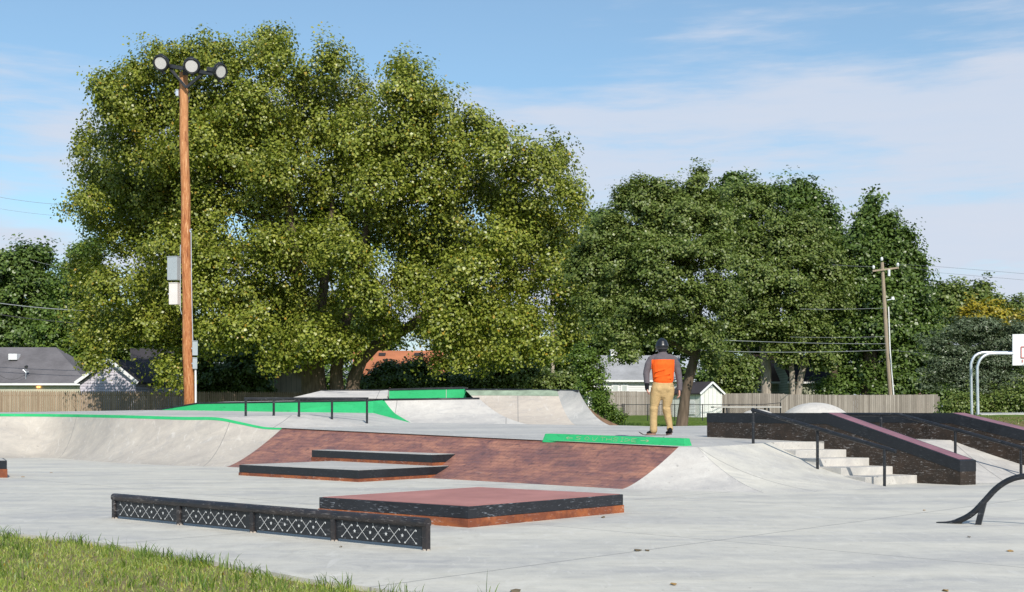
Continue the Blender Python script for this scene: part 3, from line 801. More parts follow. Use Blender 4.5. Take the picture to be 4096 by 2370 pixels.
for k in range(4):
    s0, s1 = ps[k] + .03, ps[k+1] - .03
    pb = MB(); q = lambda s, z, o: bp_(s, o, z)
    zlo, zhi = .026, bh - .07
    pb.prism([q(s0, zlo, .006), q(s1, zlo, .006), q(s1, zlo, -.000), q(s0, zlo, -.000)], [q(s0, zhi, .006), q(s1, zhi, .006), q(s1, zhi, -.000), q(s0, zhi, -.000)])
    pan = pb.build('panel', M['metal_black'], gb)
    mk = MB(); o = .0085
    L_ = s1 - s0; dx = L_ * .183; cx0 = (s0 + s1) / 2 - 2 * dx
    def stroke(x0, z0, x1, z1, w):
        d = Vector((x1 - x0, z1 - z0)); d.normalize(); nx_, nz_ = -d.y * w / 2, d.x * w / 2
        mk.quad(q(x0 + nx_, z0 + nz_, o), q(x1 + nx_, z1 + nz_, o), q(x1 - nx_, z1 - nz_, o), q(x0 - nx_, z0 - nz_, o))
    cz = .108
    for i in range(5):
        cx = cx0 + i * dx; hw = dx * .30; hh = .056
        for sg in (-1, 1):
            ax, az, bx2, bz2 = cx - sg * hw, cz + hh, cx + sg * hw, cz - hh
            stroke(ax, az, bx2, bz2, .0045)
            # kicked tails beyond the wheels
            stroke(bx2, bz2, bx2 + sg * .018, bz2 - .008, .004)
            if sg == 1: stroke(ax, az + .004, ax - .012, az + .036, .003)
            for (wx, wz) in ((ax + sg * .004, az - .004), (bx2 - sg * .004, bz2 + .004)):
                c0 = len(mk.v); side_ = sg if wz > cz else -sg
                pts_ = [q(wx + side_ * -.009 + .0075 * math.cos(a_), wz - .006 + .0085 * math.sin(a_), o + .0006) for a_ in [t * math.pi / 4 for t in range(8)]]
                mk.quad(*pts_)
        if i < 4: mk.quad(*[q(x_, z_, o) for x_, z_ in star_pts(cx + dx / 2, cz - .002, .0185)])
    mk.build('cutout_light_marks', M['mark'], pan, fix=False)  # no real holes: light through the cut-outs is painted on as pale marks

# ---------------------------------------------------------------- rails
def rail_thing(name, label, path, posts, r=.033, group=None, pr=.024):
    t = thing(name, label, 'grind rail', posts[-1][0], group)
    MB().tube(path, r, 12).build('bar', M['metal_black'], t, smooth='auto')
    for lo, hi in posts:
        MB().tube([lo - Vector((0, 0, .03)), hi], pr, 10).build('post', M['metal_black'], t, smooth='auto')
    return t
# flat rail on the back slope
Yr = 28.35; zt = A(0, 1595, Yr).z
posts = []
for px, py in ((983, 1652), (1095, 1656), (1196, 1657), (1328, 1686), (1468, 1707)):
    lo = A(px, py, Yr); posts.append((lo, Vector((lo.x, Yr, zt))))
t = thing('flat_rail', 'black square flat rail on five posts in front of the green wall', 'grind rail', posts[-1][0])
MB().bar(posts[0][1] - Vector((.035, 0, 0)), posts[-1][1] + Vector((.035, 0, 0)), .05, .055).build('bar', M['metal_black'], t, bevel=.006)
for lo, hi in posts: MB().bar(lo - Vector((0, 0, .08)), hi - Vector((0, 0, .028)), .05, .05).build('post', M['metal_black'], t, bevel=.004)
GR = 'sloping black handrails of the stair area'
p1 = Dk(3013, 1775); p3 = W(3538, 1946); p2 = W(3270, 1870, .255)
t1 = A(3013, 1641, p1.y); t3 = A(3545, 1796, p3.y)
t2 = A(3270, 0, p2.y); t2.z = lerp(t1.z, t3.z, .5)
pe = t3 + (t3 - t1) * .068
rail_thing('handrail', 'black round handrail on three posts beside the pale stairs', [t1 + (t1 - t3) * .01, pe],
           [(p1, t1), (p2, Vector((p2.x, p2.y, lerp(t1.z, t3.z, (p2 - p1).length / (p3 - p1).length)))), (p3, Vector((p3.x, p3.y, t3.z + .003)))], group=GR)
# second handrail down the flat bank
kx2 = (3594 - 2048) / F
off2 = (kx2 * HK.y - HK.x) / (Hw.x - kx2 * Hw.y)
KK = HK + Hw * off2
c3 = W(4084, 1924)
dr = (Vector((c3.x, c3.y, 0)) - Vector((KK.x, KK.y, 0)))
ka = Vector((KK.x, KK.y, A(3594, 1659, KK.y).z)); c3t = Vector((c3.x, c3.y, A(4084, 1791, c3.y).z))
ka0 = ka - Hd * 1.6
mid_t = .48; cm = lerp(ka, c3t, mid_t)
pA = ka - Hd * .35
rail_thing('handrail', 'black handrail with a level start bending down the right flat bank', [ka0, ka, c3t, c3t + (c3t - ka) * .12],
           [(Vector((pA.x, pA.y, .6)), Vector((pA.x, pA.y, ka.z))), (Vector((cm.x, cm.y, .25)), cm), (c3, c3t)], group=GR)

# ---------------------------------------------------------------- arched rail at the right edge
ar_px = [(3745, 2093), (3830, 2080), (3890, 2056), (3930, 2010), (3965, 1965), (4010, 1925), (4060, 1903), (4110, 1898), (4200, 1905), (4300, 1960), (4380, 2060)]
aY = 12.35
arp = [A(px, py + 8, aY - (px - 3745) * .0014) for px, py in ar_px]
arp = [A(3745, 2096, aY), A(3800, 2092, aY - .05), A(3850, 2078, aY - .1), A(3895, 2050, aY - .16), A(3940, 2003, aY - .22), A(3985, 1955, aY - .28), A(4035, 1922, aY - .34), A(4090, 1907, aY - .4), A(4160, 1908, aY - .48), A(4240, 1945, aY - .55), A(4320, 2020, aY - .62), A(4400, 2118, aY - .7)]
arp[0].z = .006
rr_ = resample(arp, 40)
rt = thing('arched_rail', 'black arched rail curving up from the floor at right edge', 'grind rail', arp[0])
MB().tube(rr_, [.006 + .024 * min(1, i / 5) for i in range(41)], 12).build('arch', M['metal_black'], rt, smooth='auto')
pbz = W(3905, 2098); pj = A(3935, 2012, aY - .21)
MB().bar(Vector((pbz.x, pj.y + .03, -.01)), pj, .045, .055).build('foot_post', M['metal_black'], rt, bevel=.004)
ga = MB(); g0 = A(3830, 2096, aY - .08); g0.z = .0
gpts = [Vector((arp[1].x, arp[1].y, 0)), Vector((g0.x + .035, g0.y, 0)), lerp(arp[2], arp[3], .45), arp[2]]
ga.prism([p + Vector((0, -.012, 0)) for p in gpts], [p + Vector((0, .012, 0)) for p in gpts])
ga.build('foot_gusset', M['metal_black'], rt)

# ---------------------------------------------------------------- green curb with scratched lettering
cl, cr = Dk(2177, 1762.5), Dk(2750, 1785)
cd = (cr - cl); cln = cd.length; cd.normalize(); cn = Vector((cd.y, -cd.x, 0)).normalized()
if cn.y > 0: cn = -cn
cu = Vector((0, 0, 1))
gc = thing('green_curb', 'bright green curb on the brick crest with SOUTHSIDE scratched in it', 'curb', lerp(cl, cr, .5))
h_ = .118
def cp(s, o, z): return cl + cd * s + cn * o + cu * z
MB().prism([cp(0, .07, -.03), cp(cln, .07, -.03), cp(cln, -.17, -.03), cp(0, -.17, -.03)],
           [cp(.025, .012, h_), cp(cln - .045, .012, h_), cp(cln - .045, -.15, h_), cp(.025, -.15, h_)]).build('painted_block', M['green'], gc, bevel=.012)
gl_ = {'S': [[(1, .9), (.3, 1), (0, .75), (.9, .35), (.7, .05), (0, .1)]], 'O': [[(.5, 1), (0, .5), (.5, 0), (1, .5), (.5, 1)]], 'U': [[(0, 1), (.1, .1), (.6, 0), (1, 1)]],
       'T': [[(0, 1), (1, 1)], [(.5, 1), (.5, 0)]], 'H': [[(0, 1), (0, 0)], [(1, 1), (1, 0)], [(0, .5), (1, .5)]], 'I': [[(.5, 1), (.5, 0)], [(.2, 1), (.8, 1)], [(.2, 0), (.8, 0)]],
       'D': [[(0, 1), (0, 0), (1, .5), (0, 1)]], 'E': [[(1, 1), (0, .9), (0, .1), (1, 0)], [(0, .5), (.8, .5)]]}
tx = MB()
slope = math.atan2(.058, h_ + .03)
def face_pt(s, v):                            # v: height up the sloping face
    o = .07 - .058 * (v + .03) / (h_ + .03) + .004
    return cp(s, o, v)
def ts(x0, z0, x1, z1, w=.006):
    d = Vector((x1 - x0, z1 - z0)); 
    if d.length < 1e-6: return
    d.normalize(); a_, b2 = -d.y * w / 2, d.x * w / 2
    tx.quad(face_pt(x0 + a_, z0 + b2), face_pt(x1 + a_, z1 + b2), face_pt(x1 - a_, z1 - b2), face_pt(x0 - a_, z0 - b2))
# positions along the curb from the photograph's columns
def s_at(px):
    k = (px - 2048) / F; return (k * cl.y - cl.x) / (cd.x - k * cd.y)
cols = [2318, 2352, 2384, 2414, 2440, 2466, 2492, 2514, 2540]
for ch, px in zip('SOUTHSIDE', cols):
    x0 = s_at(px - 9); x1 = s_at(px + 11)
    for poly in gl_[ch]:
        for (a_, b2), (c2, d2) in zip(poly, poly[1:]):
            ts(x0 + (x1 - x0) * a_, .032 + .060 * b2, x0 + (x1 - x0) * c2, .032 + .060 * d2, .0045)
for xa, xb, arrow in ((2270, 2296, -1), (2568, 2600, 1)):
    x0, x1 = s_at(xa), s_at(xb); ts(x0, .06, x1, .06)
    xt = x0 if arrow < 0 else x1
    ts(xt, .06, xt - arrow * .05, .08); ts(xt, .06, xt - arrow * .05, .04)
tx.build('scratched_lettering', simple('scratched_plaster', (.42, .44, .28), .8, .35, 40), gc, fix=False)

# ---------------------------------------------------------------- domes and picnic table behind the ledge
def dome(px0, px1, ptop, Y, label):
    c = A((px0 + px1) / 2, 1660, Y); c.z = float(ground_z(c.x, Y)) - .02; r = (px1 - px0) / 2 * Y / F * 1.06; top = A(0, ptop, Y).z - c.z
    mb = MB(); rings = 10; n = 40
    for j in range(rings):
        a_ = j / rings * math.pi / 2
        for k in range(n): mb.v.append((c.x + r * math.cos(a_) * math.cos(2*math.pi*k/n), c.y + r * math.cos(a_) * math.sin(2*math.pi*k/n), c.z + top * math.sin(a_) ))
    mb.v.append((c.x, c.y, c.z + top)); 
    for j in range(rings - 1):
        for k in range(n): mb.f.append((j*n + k, j*n + (k+1) % n, (j+1)*n + (k+1) % n, (j+1)*n + k))
    for k in range(n): mb.f.append(((rings-1)*n + k, (rings-1)*n + (k+1) % n, rings*n))
    tag(mb.build('concrete_mound', M['bank'], loc=c, smooth=True), label, 'skate mound', 'concrete mounds behind the ledges')
dome(3120, 3402, 1611, 40, 'larger pale round concrete mound in front of the grey fence')
dome(2940, 3122, 1638, 38, 'smaller pale round concrete mound in front of the picnic table')
Yp = 43.0; pc = A(2984, 1627, Yp)
gz = float(ground_z(pc.x, Yp))
pt_ = thing('picnic_table', 'long pale grey picnic table on the grass behind the dark ledge', 'picnic table', (pc.x, Yp, gz))
pw = (3118 - 2850) / 2 * Yp / F
MB().box((pc.x - pw, Yp - .36, pc.z - .045), (pc.x + pw, Yp + .36, pc.z)).build('table_top', M['grey'], pt_, bevel=.006)
for sy in (-1, 1): MB().box((pc.x - pw + .1, Yp + sy * .72 - .13, pc.z - .34), (pc.x + pw - .1, Yp + sy * .72 + .13, pc.z - .30)).build('bench_seat', M['grey'], pt_, bevel=.006)
for sx in (-1, 1):
    x_ = pc.x + sx * pw * .62; fr = MB()
    fr.tube([(x_, Yp - .30, pc.z - .05), (x_, Yp - .55, gz - .02)], .03, 8); fr.tube([(x_, Yp + .30, pc.z - .05), (x_, Yp + .55, gz - .02)], .03, 8)
    fr.bar((x_, Yp - .78, pc.z - .36), (x_, Yp + .78, pc.z - .36), .05, .05)
    fr.build('leg_frame', M['metal_black'], pt_)

# ---------------------------------------------------------------- floodlight pole
YL = 36.0
pb_, ptp = A(757, 1617, YL), A(733, 292, YL)
pb_.z = .9
fp = thing('floodlight_pole', 'tall orange wooden pole carrying three black floodlights and grey boxes', 'light pole', pb_)
PZ = lambda t: lerp(pb_, ptp, t)
nseg = 24
pts = [PZ(i / nseg) + Vector((.012 * math.sin(i * .9), 0, 0)) for i in range(nseg + 1)]
MB().tube(pts, [.160 - .036 * i / nseg for i in range(nseg + 1)], 20).build('wooden_pole', M['pole'], fp, smooth='auto')
# crossbar and braces
brk = MB(); ca, cb_ = A(660, 262, YL - .28), A(850, 297, YL - .28)
brk.bar(ca, cb_, .09, .11)
v0 = A(746, 352, YL - .22)
brk.bar(A(680, 275, YL - .24), v0, .07, .08); brk.bar(A(815, 292, YL - .24), v0, .07, .08)
brk.bar(A(742, 275, YL - .24), A(742, 300, YL - .14), .16, .10)
brk.build('crossbar_bracket', M['metal_black'], fp, bevel=.004)
def flood(px, py, nrm, rpx):
    r = rpx * YL / F; nrm = Vector(nrm).normalized(); c = A(px, py, YL - .45)
    b = MB().disc(c - nrm * .02, -nrm, r * .80, r, 0, 8) if False else MB()
    b.tube([c - nrm * .16, c - nrm * .12, c - nrm * .07, c - nrm * .06, c - nrm * .01, c + nrm * .015], [r * .45, r * .80, r * .86, r, r * 1.0, r * .97], 28)
    body = b.build('floodlight_housing', M['metal_black'], fp, smooth='auto')
    MB().tube([c + nrm * .016, c + nrm * .022], [r * .72, r * .70], 28).build('lens', M['lens'], body, smooth='auto')
    rg = MB(); N = 28
    u_ = nrm.cross(Vector((0, 0, 1))).normalized(); w_ = u_.cross(nrm)
    ringp = [c + nrm * .024 + (u_ * math.cos(2*math.pi*k/N) + w_ * math.sin(2*math.pi*k/N)) * r * .86 for k in range(N + 1)]
    rg.tube(ringp, r * .10, 6, cap=False); rg.build('rim', M['metal_black'], body, smooth=True, fix=False)
    MB().bar(c - nrm * .12 + Vector((0, 0, r * .5)), c - nrm * .02 + Vector((0, 0, r * 1.08)), .10, .05).build('sensor_box', M['metal_black'], body)
    MB().bar(c - nrm * .10 + Vector((0, .05, -r * .8)), c - nrm * .12 + Vector((0, .1, -r * 1.25)), .07, .05).build('mounting_yoke', M['metal_black'], body)
flood(643, 253, (-.12, -1, -.42), 33); flood(766, 265, (.22, -1, -.46), 33); flood(882, 287, (1.15, -.80, -.45), 33)
MB().bar(A(828, 278, YL - .3), A(870, 284, YL - .3), .12, .13).build('driver_box', M['metal_black'], fp, bevel=.01)
def encl(px0, px1, py0, py1, m, nm, Yb, yaw=0):
    a, b_ = A(px0, py1, Yb), A(px1, py0, Yb); cx = (a.x + b_.x) / 2; w = (b_.x - a.x) / 2; dpt = .11
    rot = Matrix.Rotation(yaw, 3, 'Z'); mb = MB()
    def rp(x, y, z): v = rot @ Vector((x, y, 0)); return Vector((cx + v.x, Yb + v.y, z))
    mb.prism([rp(-w, -dpt, a.z), rp(w, -dpt, a.z), rp(w, dpt, a.z), rp(-w, dpt, a.z)], [rp(-w, -dpt, b_.z), rp(w, -dpt, b_.z), rp(w, dpt, b_.z), rp(-w, dpt, b_.z)])
    o = mb.build(nm, m, fp, bevel=.008)
    MB().prism([rp(-w*1.06, -dpt*1.12, b_.z + .001), rp(w*1.04, -dpt*1.12, b_.z + .001), rp(w*1.04, dpt, b_.z + .001), rp(-w*1.06, dpt, b_.z + .001)],
               [rp(-w*1.06, -dpt*1.12, b_.z + .02), rp(w*1.04, -dpt*1.12, b_.z + .02), rp(w*1.04, dpt, b_.z + .02), rp(-w*1.06, dpt, b_.z + .02)]).build('lid', m, o)
    lt = rp(-w, -dpt, (a.z + b_.z) / 2)
    MB().box((lt.x - .02, lt.y - .02, lt.z - .02), (lt.x + .0, lt.y + .02, lt.z + .02)).build('latch', M['galv'], o)
encl(674, 719, 1030, 1122, M['box_grey'], 'electrical_box', YL - .02, R(-18))
encl(681, 718, 1135, 1220, M['box_white'], 'electrical_box', YL - .04, R(-12))
encl(770, 791, 1367, 1423, M['box_grey'], 'meter_box', YL - .03, R(12))
encl(771, 789, 1434, 1477, M['box_grey'], 'meter_box', YL - .03, R(12))
encl(706, 717, 365, 388, M['galv'], 'photocell', YL - .05)
def cond(pts, r, nm, m): MB().tube([A(*p) for p in pts], r, 8).build(nm, m, fp, smooth='auto')
cond([(764, 928, YL - .05), (766, 1150, YL - .05), (771, 1366, YL - .05)], .014, 'conduit', M['galv'])
cond([(763, 930, YL - .05), (760, 922, YL - .05), (766, 918, YL - .08)], .028, 'conduit_head', M['galv'])
cond([(782, 1478, YL - .05), (783, 1625, YL - .05)], .030, 'riser_conduit', M['white'])
cond([(722, 980, YL), (721, 1030, YL), (722, 1240, YL - .02), (727, 1258, YL)], .012, 'conduit', M['galv'])
cond([(766, 930, YL - .08), (776, 945, YL - .1), (784, 962, YL), (779, 990, YL)], .006, 'drip_loop', M['wire_dark'])
cond([(757, 340, YL - .1), (759, 380, YL - .08), (755, 410, YL - .1)], .008, 'lamp_cable', M['wire_dark'])

# ---------------------------------------------------------------- basketball hoop
Yh = 46.0
hp0 = A(3885, 1658, Yh); hp0.z = float(ground_z(hp0.x, Yh)) - .02
hs = thing('basketball_hoop', 'white backboard on two bent galvanised poles at right edge', 'basketball hoop', hp0)
for dx, dyp, rp_ in ((0, 0, .052), (25, 12, .054)):
    Yq = Yh - (0.5 if dx else 0)
    b_ = A(3887 + dx, 1660, Yq); b_.z = hp0.z
    pts = [b_, A(3884 + dx, 1480 + dyp, Yq), A(3887 + dx, 1448 + dyp, Yq), A(3900 + dx, 1424 + dyp * .8, Yq), A(3925 + dx, 1412 + dyp * .5, Yq), A(3955 + dx, 1411 + dyp * .3, Yq), A(4052, 1411 + dyp * .3, Yq)]
    MB().tube(resample(pts, 26), rp_, 12).build('bent_pole', M['galv'], hs, smooth='auto')
bw = A(4050, 1463, Yh - .3); bt_ = A(4240, 1338, Yh - .3)
bbd = MB().prism([bw, Vector((bt_.x, bw.y - .5, bw.z)), Vector((bt_.x, bw.y - .45, bw.z)), bw + Vector((0, .05, 0))], [Vector((bw.x, bw.y, bt_.z)), Vector((bt_.x, bw.y - .5, bt_.z)), Vector((bt_.x, bw.y - .45, bt_.z)), Vector((bw.x, bw.y + .05, bt_.z))]).build('backboard', M['white'], hs, bevel=.01)
def bbp(px, py): p = A(px, py, 1); t_ = (px - 4050) / 190; Yq = Yh - .3 - .5 * t_ - .012; return A(px, py, Yq)
sq = MB()
for a_, b2 in (((4085, 1388), (4085, 1432)), ((4085, 1388), (4150, 1388)), ((4150, 1388), (4150, 1432)), ((4085, 1432), (4150, 1432)), ((4090, 1440), (4090, 1450))):
    sq.bar(bbp(*a_), bbp(*b2), .03, .006, up=(0, 1, 0))
sq.build('target_square', M['red'], bbd)
rim = MB(); rc = bbp(4118, 1440); N = 20
rim.tube([rc + Vector((.0 + .225 * math.cos(2*math.pi*k/N), -.30 + .225 * math.sin(2*math.pi*k/N), 0)) for k in range(N + 1)], .01, 6, cap=False)
rim.build('rim', M['red'], hs, fix=False)
# court slab at the right
cs = MB(); a_, b2, c2, d2 = A(3925, 1659, 43), A(4400, 1656, 43), A(4500, 1650, 52), A(3900, 1652, 52)
cs.prism([p + Vector((0, 0, -.25)) for p in (a_, b2, c2, d2)], [a_, b2, c2, d2]); tag(cs.build('court_slab', M['floor']), kind='structure')
a3 = A(3950, 1671, 42.2); b3 = A(4400, 1669, 42.2)

# ---------------------------------------------------------------- fences
def gz_(x, y): return float(ground_z(x, y))
def picket_fence(name, label, x0, x1, Y, ztop, m, w=.14, gap=.015, point=True, wav=0., seed=0, Y1=None, postm=None):
    rs_ = random.Random(seed); Y1 = Y if Y1 is None else Y1
    n = int((x1 - x0) / (w + gap))
    t = thing(name, label, 'fence', ((x0 + x1) / 2, (Y + Y1) / 2, .8))
    mb = MB(); z0 = .5
    for i in range(n):
        x = x0 + i * (w + gap); f = i / n; y = Y + (Y1 - Y) * f + rs_.uniform(-.008, .008)
        zt_ = (ztop(f) if callable(ztop) else ztop) + rs_.uniform(-.012, .012); t2_ = .02
        ww = w * rs_.uniform(.94, 1.0)
        prof_ = [(x, z0), (x + ww, z0), (x + ww, zt_ - .05 if point else zt_), (x + ww * .5, zt_)] if point else [(x, z0), (x + ww, z0), (x + ww, zt_)]
        prof_ += [(x, zt_ - .05 if point else zt_)]
        if point: prof_ = [(x, z0), (x + ww, z0), (x + ww, zt_ - .13), (x + ww * .78, zt_ - .045), (x + ww * .5, zt_), (x + ww * .22, zt_ - .045), (x, zt_ - .13)]
        a_ = [Vector((px, y, pz)) for px, pz in prof_]; mb.prism(a_, [p + Vector((0, t2_, 0)) for p in a_])
    mb.build('picket_panel', m, t, fix=False)
    zt_ = ztop(.5) if callable(ztop) else ztop
    for zz_ in (zt_ - .30, zt_ - 1.45):
        MB().bar((x0, Y + .05, zz_), (x1, Y1 + .05, zz_), .04, .09).build('rail', m, t)
    k = int((x1 - x0) / 2.4)
    for i in range(k + 1):
        f = i / max(1, k); x = lerp(x0, x1, f); y = lerp(Y, Y1, f) + .11
        MB().box((x - .05, y - .045, .45), (x + .05, y + .045, zt_ - .10)).build('post', postm or m, t)
    return t
zL = A(0, 1562, 83).z
picket_fence('picket_fence', 'tan wooden picket fence behind the left bank and light pole', A(-150, 0, 83).x, A(1500, 0, 83).x, 83, lambda f: zL - .12 * f, M['fence_tan'], .13, .02, True, seed=3, postm=M['grey_wood'])
zR = A(0, 1566, 90).z
picket_fence('board_fence', 'grey board fence behind the skateboarder and white shed', A(2380, 0, 90).x, A(3135, 0, 90).x, 90, lambda f: zR - .02 + .06 * abs(math.sin(f * 9)) - .22 * f, M['fence_grey'], .14, .004, False, seed=4)
picket_fence('board_fence', 'lighter grey board fence right of the trees behind round mound', A(3125, 0, 86).x, A(3757, 0, 86).x, 86, lambda f: A(0, 1578, 86).z - .05 * math.sin(f * 3), M['fence_grey'], .14, .004, False, seed=5)
# chain link fence
cf = thing('chain_link_fence', 'low black chain link fence on the lawn behind the skateboarder', 'fence', A(2760, 1686, 70))
Yc = 70.0
zc0 = A(0, 1618, Yc).z
for px, py in ((2400, 1619), (2437, 1617), (2489, 1616), (2496, 1616), (2591, 1617), (2699, 1617), (2810, 1617), (2916, 1617), (3027, 1617), (3122, 1611)):
    hi = A(px, py, Yc); lo = Vector((hi.x, Yc, gz_(hi.x, Yc) - .05))
    MB().tube([lo, hi], .036 if px in (2489, 2496, 3122) else .028, 8).build('post', M['metal_black'], cf)
MB().tube([A(2400, 1620, Yc), A(2437, 1620, Yc)], .02, 6).build('top_rail', M['metal_black'], cf)
MB().tube([A(2437, 1622, Yc), A(2489, 1622, Yc)], .02, 6).build('gate_rail', M['metal_black'], cf)
MB().tube([A(2496, 1619, Yc), A(2810, 1619, Yc), A(3060, 1618, Yc), A(3122, 1612, Yc)], .022, 6).build('top_rail', M['metal_black'], cf)
mesh_ = MB(); xa, xb = A(2400, 0, Yc).x, A(3122, 0, Yc).x; zb = .66; step_ = .11; x = xa - 1.0
while x < xb:
    for sg in (1, -1):
        p0 = Vector((x, Yc + .01 * sg, zb)) if sg > 0 else Vector((x + (zc0 - zb), Yc + .01 * sg, zb)); p1 = p0 + Vector((sg * (zc0 - zb), 0, zc0 - zb))
        if p0.x > xa and p1.x > xa and p0.x < xb and p1.x < xb: mesh_.bar(p0, p1, .004, .004)
    x += step_
mesh_.build('wire_mesh', M['metal_black'], cf, fix=False)

# ---------------------------------------------------------------- houses
def house(name, label, px0, px1, Y, eave_py, ridge_py, wallm, roofm_, ridge_px=None, depth=8., hip=False, windows=(), trim=True, extras=None, over=8, gable_front=False, cat='house', base_z=.6):
    """simple building whose long side (or gable) faces the camera"""
    a, b_ = A(px0, eave_py, Y), A(px1, eave_py, Y); ze = a.z; zr = A(0, ridge_py, Y).z
    t = thing(name, label, cat, ((a.x + b_.x) / 2, Y, base_z))
    o = over * Y / F
    if not gable_front:
        MB().box((a.x + o, Y + .3, base_z - .3), (b_.x - o, Y + depth - .3, ze)).build('wall', wallm, t)
        r0, r1 = (ridge_px or (px0, px1)); Ym = Y + depth / 2
        k = Ym / Y
        ra, rb_ = Vector((A(r0, 0, Y).x * 1, Ym, zr + (ze - EYE) * 0)), Vector((A(r1, 0, Y).x, Ym, zr))
        zr2 = EYE + (zr - EYE) * k; ra = Vector((A(r0, 0, Ym).x, Ym, zr2)); rb_ = Vector((A(r1, 0, Ym).x, Ym, zr2))
        m = MB(); e0, e1, e2, e3 = Vector((a.x, Y, ze)), Vector((b_.x, Y, ze)), Vector((b_.x, Y + depth, ze)), Vector((a.x, Y + depth, ze))
        th = Vector((0, 0, .12))
        for quad in ([e0, e1, rb_, ra], [e2, e3, ra, rb_]): m.prism(quad, [p + th for p in quad])
        m.build('roof', roofm_, t)
        g = MB(); 
        if not hip: 
            for p, q, r_ in ((e0, e3, ra), (e1, e2, rb_)):
                sx = .3 if p is e0 else -.3; v = Vector((sx, 0, 0)); MB().quad(p + v, q + v, Vector((p.x + sx, Ym, zr2))).build('gable_wall', wallm, t, fix=False)
        else:
            m2 = MB(); m2.prism([e1, e2, rb_], [e1 + th, e2 + th, rb_ + th]); m2.build('hip_roof', roofm_, t)
        if trim: MB().box((a.x - .02, Y - .08, ze - .06), (b_.x + .02, Y - .01, ze + .10)).build('gutter', M['trim'], t)
    else:
        pk = (px0 + px1) / 2 if ridge_px is None else ridge_px
        xm = A(pk, 0, Y).x
        w = MB(); g_ = [Vector((a.x + o, Y + .3, base_z - .3)), Vector((b_.x - o, Y + .3, base_z - .3)), Vector((b_.x - o, Y + .3, ze)), Vector((xm, Y + .3, zr - .1)), Vector((a.x + o, Y + .3, ze))]
        w.prism(g_, [p + Vector((0, depth, 0)) for p in g_]); w.build('wall', wallm, t)
        m = MB(); th = Vector((0, 0, .14))
        for p, q in ((Vector((a.x, Y, ze - .1)), Vector((xm, Y, zr))), (Vector((b_.x, Y, ze - .1)), Vector((xm, Y, zr)))):
            quad = [p, q, q + Vector((0, depth + .3, 0)), p + Vector((0, depth + .3, 0))]; m.prism(quad, [v + th for v in quad])
        m.build('roof', roofm_, t)
        if trim:
            for p, q in ((Vector((a.x, Y - .03, ze - .06)), Vector((xm, Y - .03, zr + .04))), (Vector((b_.x, Y - .03, ze - .06)), Vector((xm, Y - .03, zr + .04)))):
                MB().bar(p, q, .05, .22).build('bargeboard', M['trim'], t)
    for wx0, wx1, wy0, wy1, gm in windows:
        p, q = A(wx0, wy1, Y), A(wx1, wy0, Y); yf = Y + .27
        wf = MB().box((p.x, yf - .03, p.z), (q.x, yf + .02, q.z)).build('window', M['trim'], t)
        MB().box((p.x + .12, yf - .045, p.z + .1), (q.x - .12, yf - .032, q.z - .1)).build('pane', gm, wf)
    return t
h1 = house('ranch_house', 'grey roofed house with beige wall behind the left picket fence', -700, 352, 96, 1539, 1396, M['siding_beige'], M['roof_grey'], ridge_px=(-600, 224), depth=9, hip=True)
vb = A(68, 1418, 99.5)
MB().box((vb.x - .35, vb.y - .9, vb.z - .5), (vb.x + .35, vb.y - .1, vb.z)).build('roof_vent', M['trim'], h1, bevel=.03)
for px in (150, 158): MB().tube([A(px, 1552, 96.2), A(px, 1546, 96.2)], [.05, .07], 10).build('porch_bulb', M['bulb'], h1)
mm = MB(); mm.tube([A(103, 1530, 96.5), A(104, 1466, 96.5)], .03, 6); mm.tube([A(92, 1480, 96.5), A(104, 1492, 96.5), A(115, 1486, 96.5)], .03, 6); mm.build('aerial_mast', M['galv'], h1)
MB().tube([A(104, 1470, 96.4), A(108, 1466, 96.6)], [.14, .10], 10).build('aerial_head', M['wire_dark'], h1)
h2 = house('gabled_house', 'pale lilac sided gable with white boards behind the picket fence', 300, 552, 85.5, 1530, 1440, M['siding_lilac'], M['roof_dark'], ridge_px=434, gable_front=True, depth=12, over=14)
h3 = house('dark_roofed_house', 'dark roofed low house in deep tree shade beside the lilac gable', 530, 690, 97, 1532, 1400, M['siding_beige'], M['roof_dark'], ridge_px=(520, 700), depth=9, windows=[(592, 622, 1545, 1562, M['blind'])])
h4 = house('garden_shed', 'small tan shed with rounded roof left of the big tree trunks', 1088, 1236, 92, 1500, 1462, M['siding_tan'], M['roof_dark'], gable_front=True, depth=4, trim=False, cat='shed', over=4)
h5 = house('orange_roofed_house', 'house with faded orange shingle roof behind the big tree', 1405, 1790, 105, 1528, 1409, M['siding_pink'], M['roof_orange'], ridge_px=(1415, 1770), depth=9, over=6, windows=[(1440, 1490, 1533, 1550, M['glass'])])
h5b = [MB().box((A(px, 0, 108).x - .3, 108.6, A(0, 1424, 108.6).z), (A(px, 0, 108).x + .3, 109.2, A(0, 1412, 108.6).z)).build('roof_vent', M['roof_dark'], h5) for px in (1525, 1668)]
h6 = house('white_house', 'white sided house with light grey roof behind the skateboarder', 2345, 2720, 100, 1526, 1428, M['siding_white'], M['roof_light'], ridge_px=(2362, 2720), depth=9,
           windows=[(2448, 2478, 1538, 1568, M['blind']), (2484, 2514, 1538, 1568, M['blind'])])
ch = A(2458, 1430, 104); chm = MB().box((ch.x - .35, 103.5, ch.z - 1), (ch.x + .35, 104.3, A(0, 1405, 104).z)).build('chimney', M['siding_white'], h6)
MB().box((ch.x - .42, 103.45, A(0, 1405, 104).z), (ch.x + .42, 104.35, A(0, 1405, 104).z + .1)).build('chimney_cap', M['trim'], chm)
h7 = house('brown_roofed_house', 'brown roofed house with pale green siding behind the grey fence', 2970, 3262, 104, 1532, 1418, M['siding_green'], M['roof_brown'], ridge_px=(2975, 3200), depth=10,
           windows=[(3032, 3052, 1540, 1565, M['glass'])])
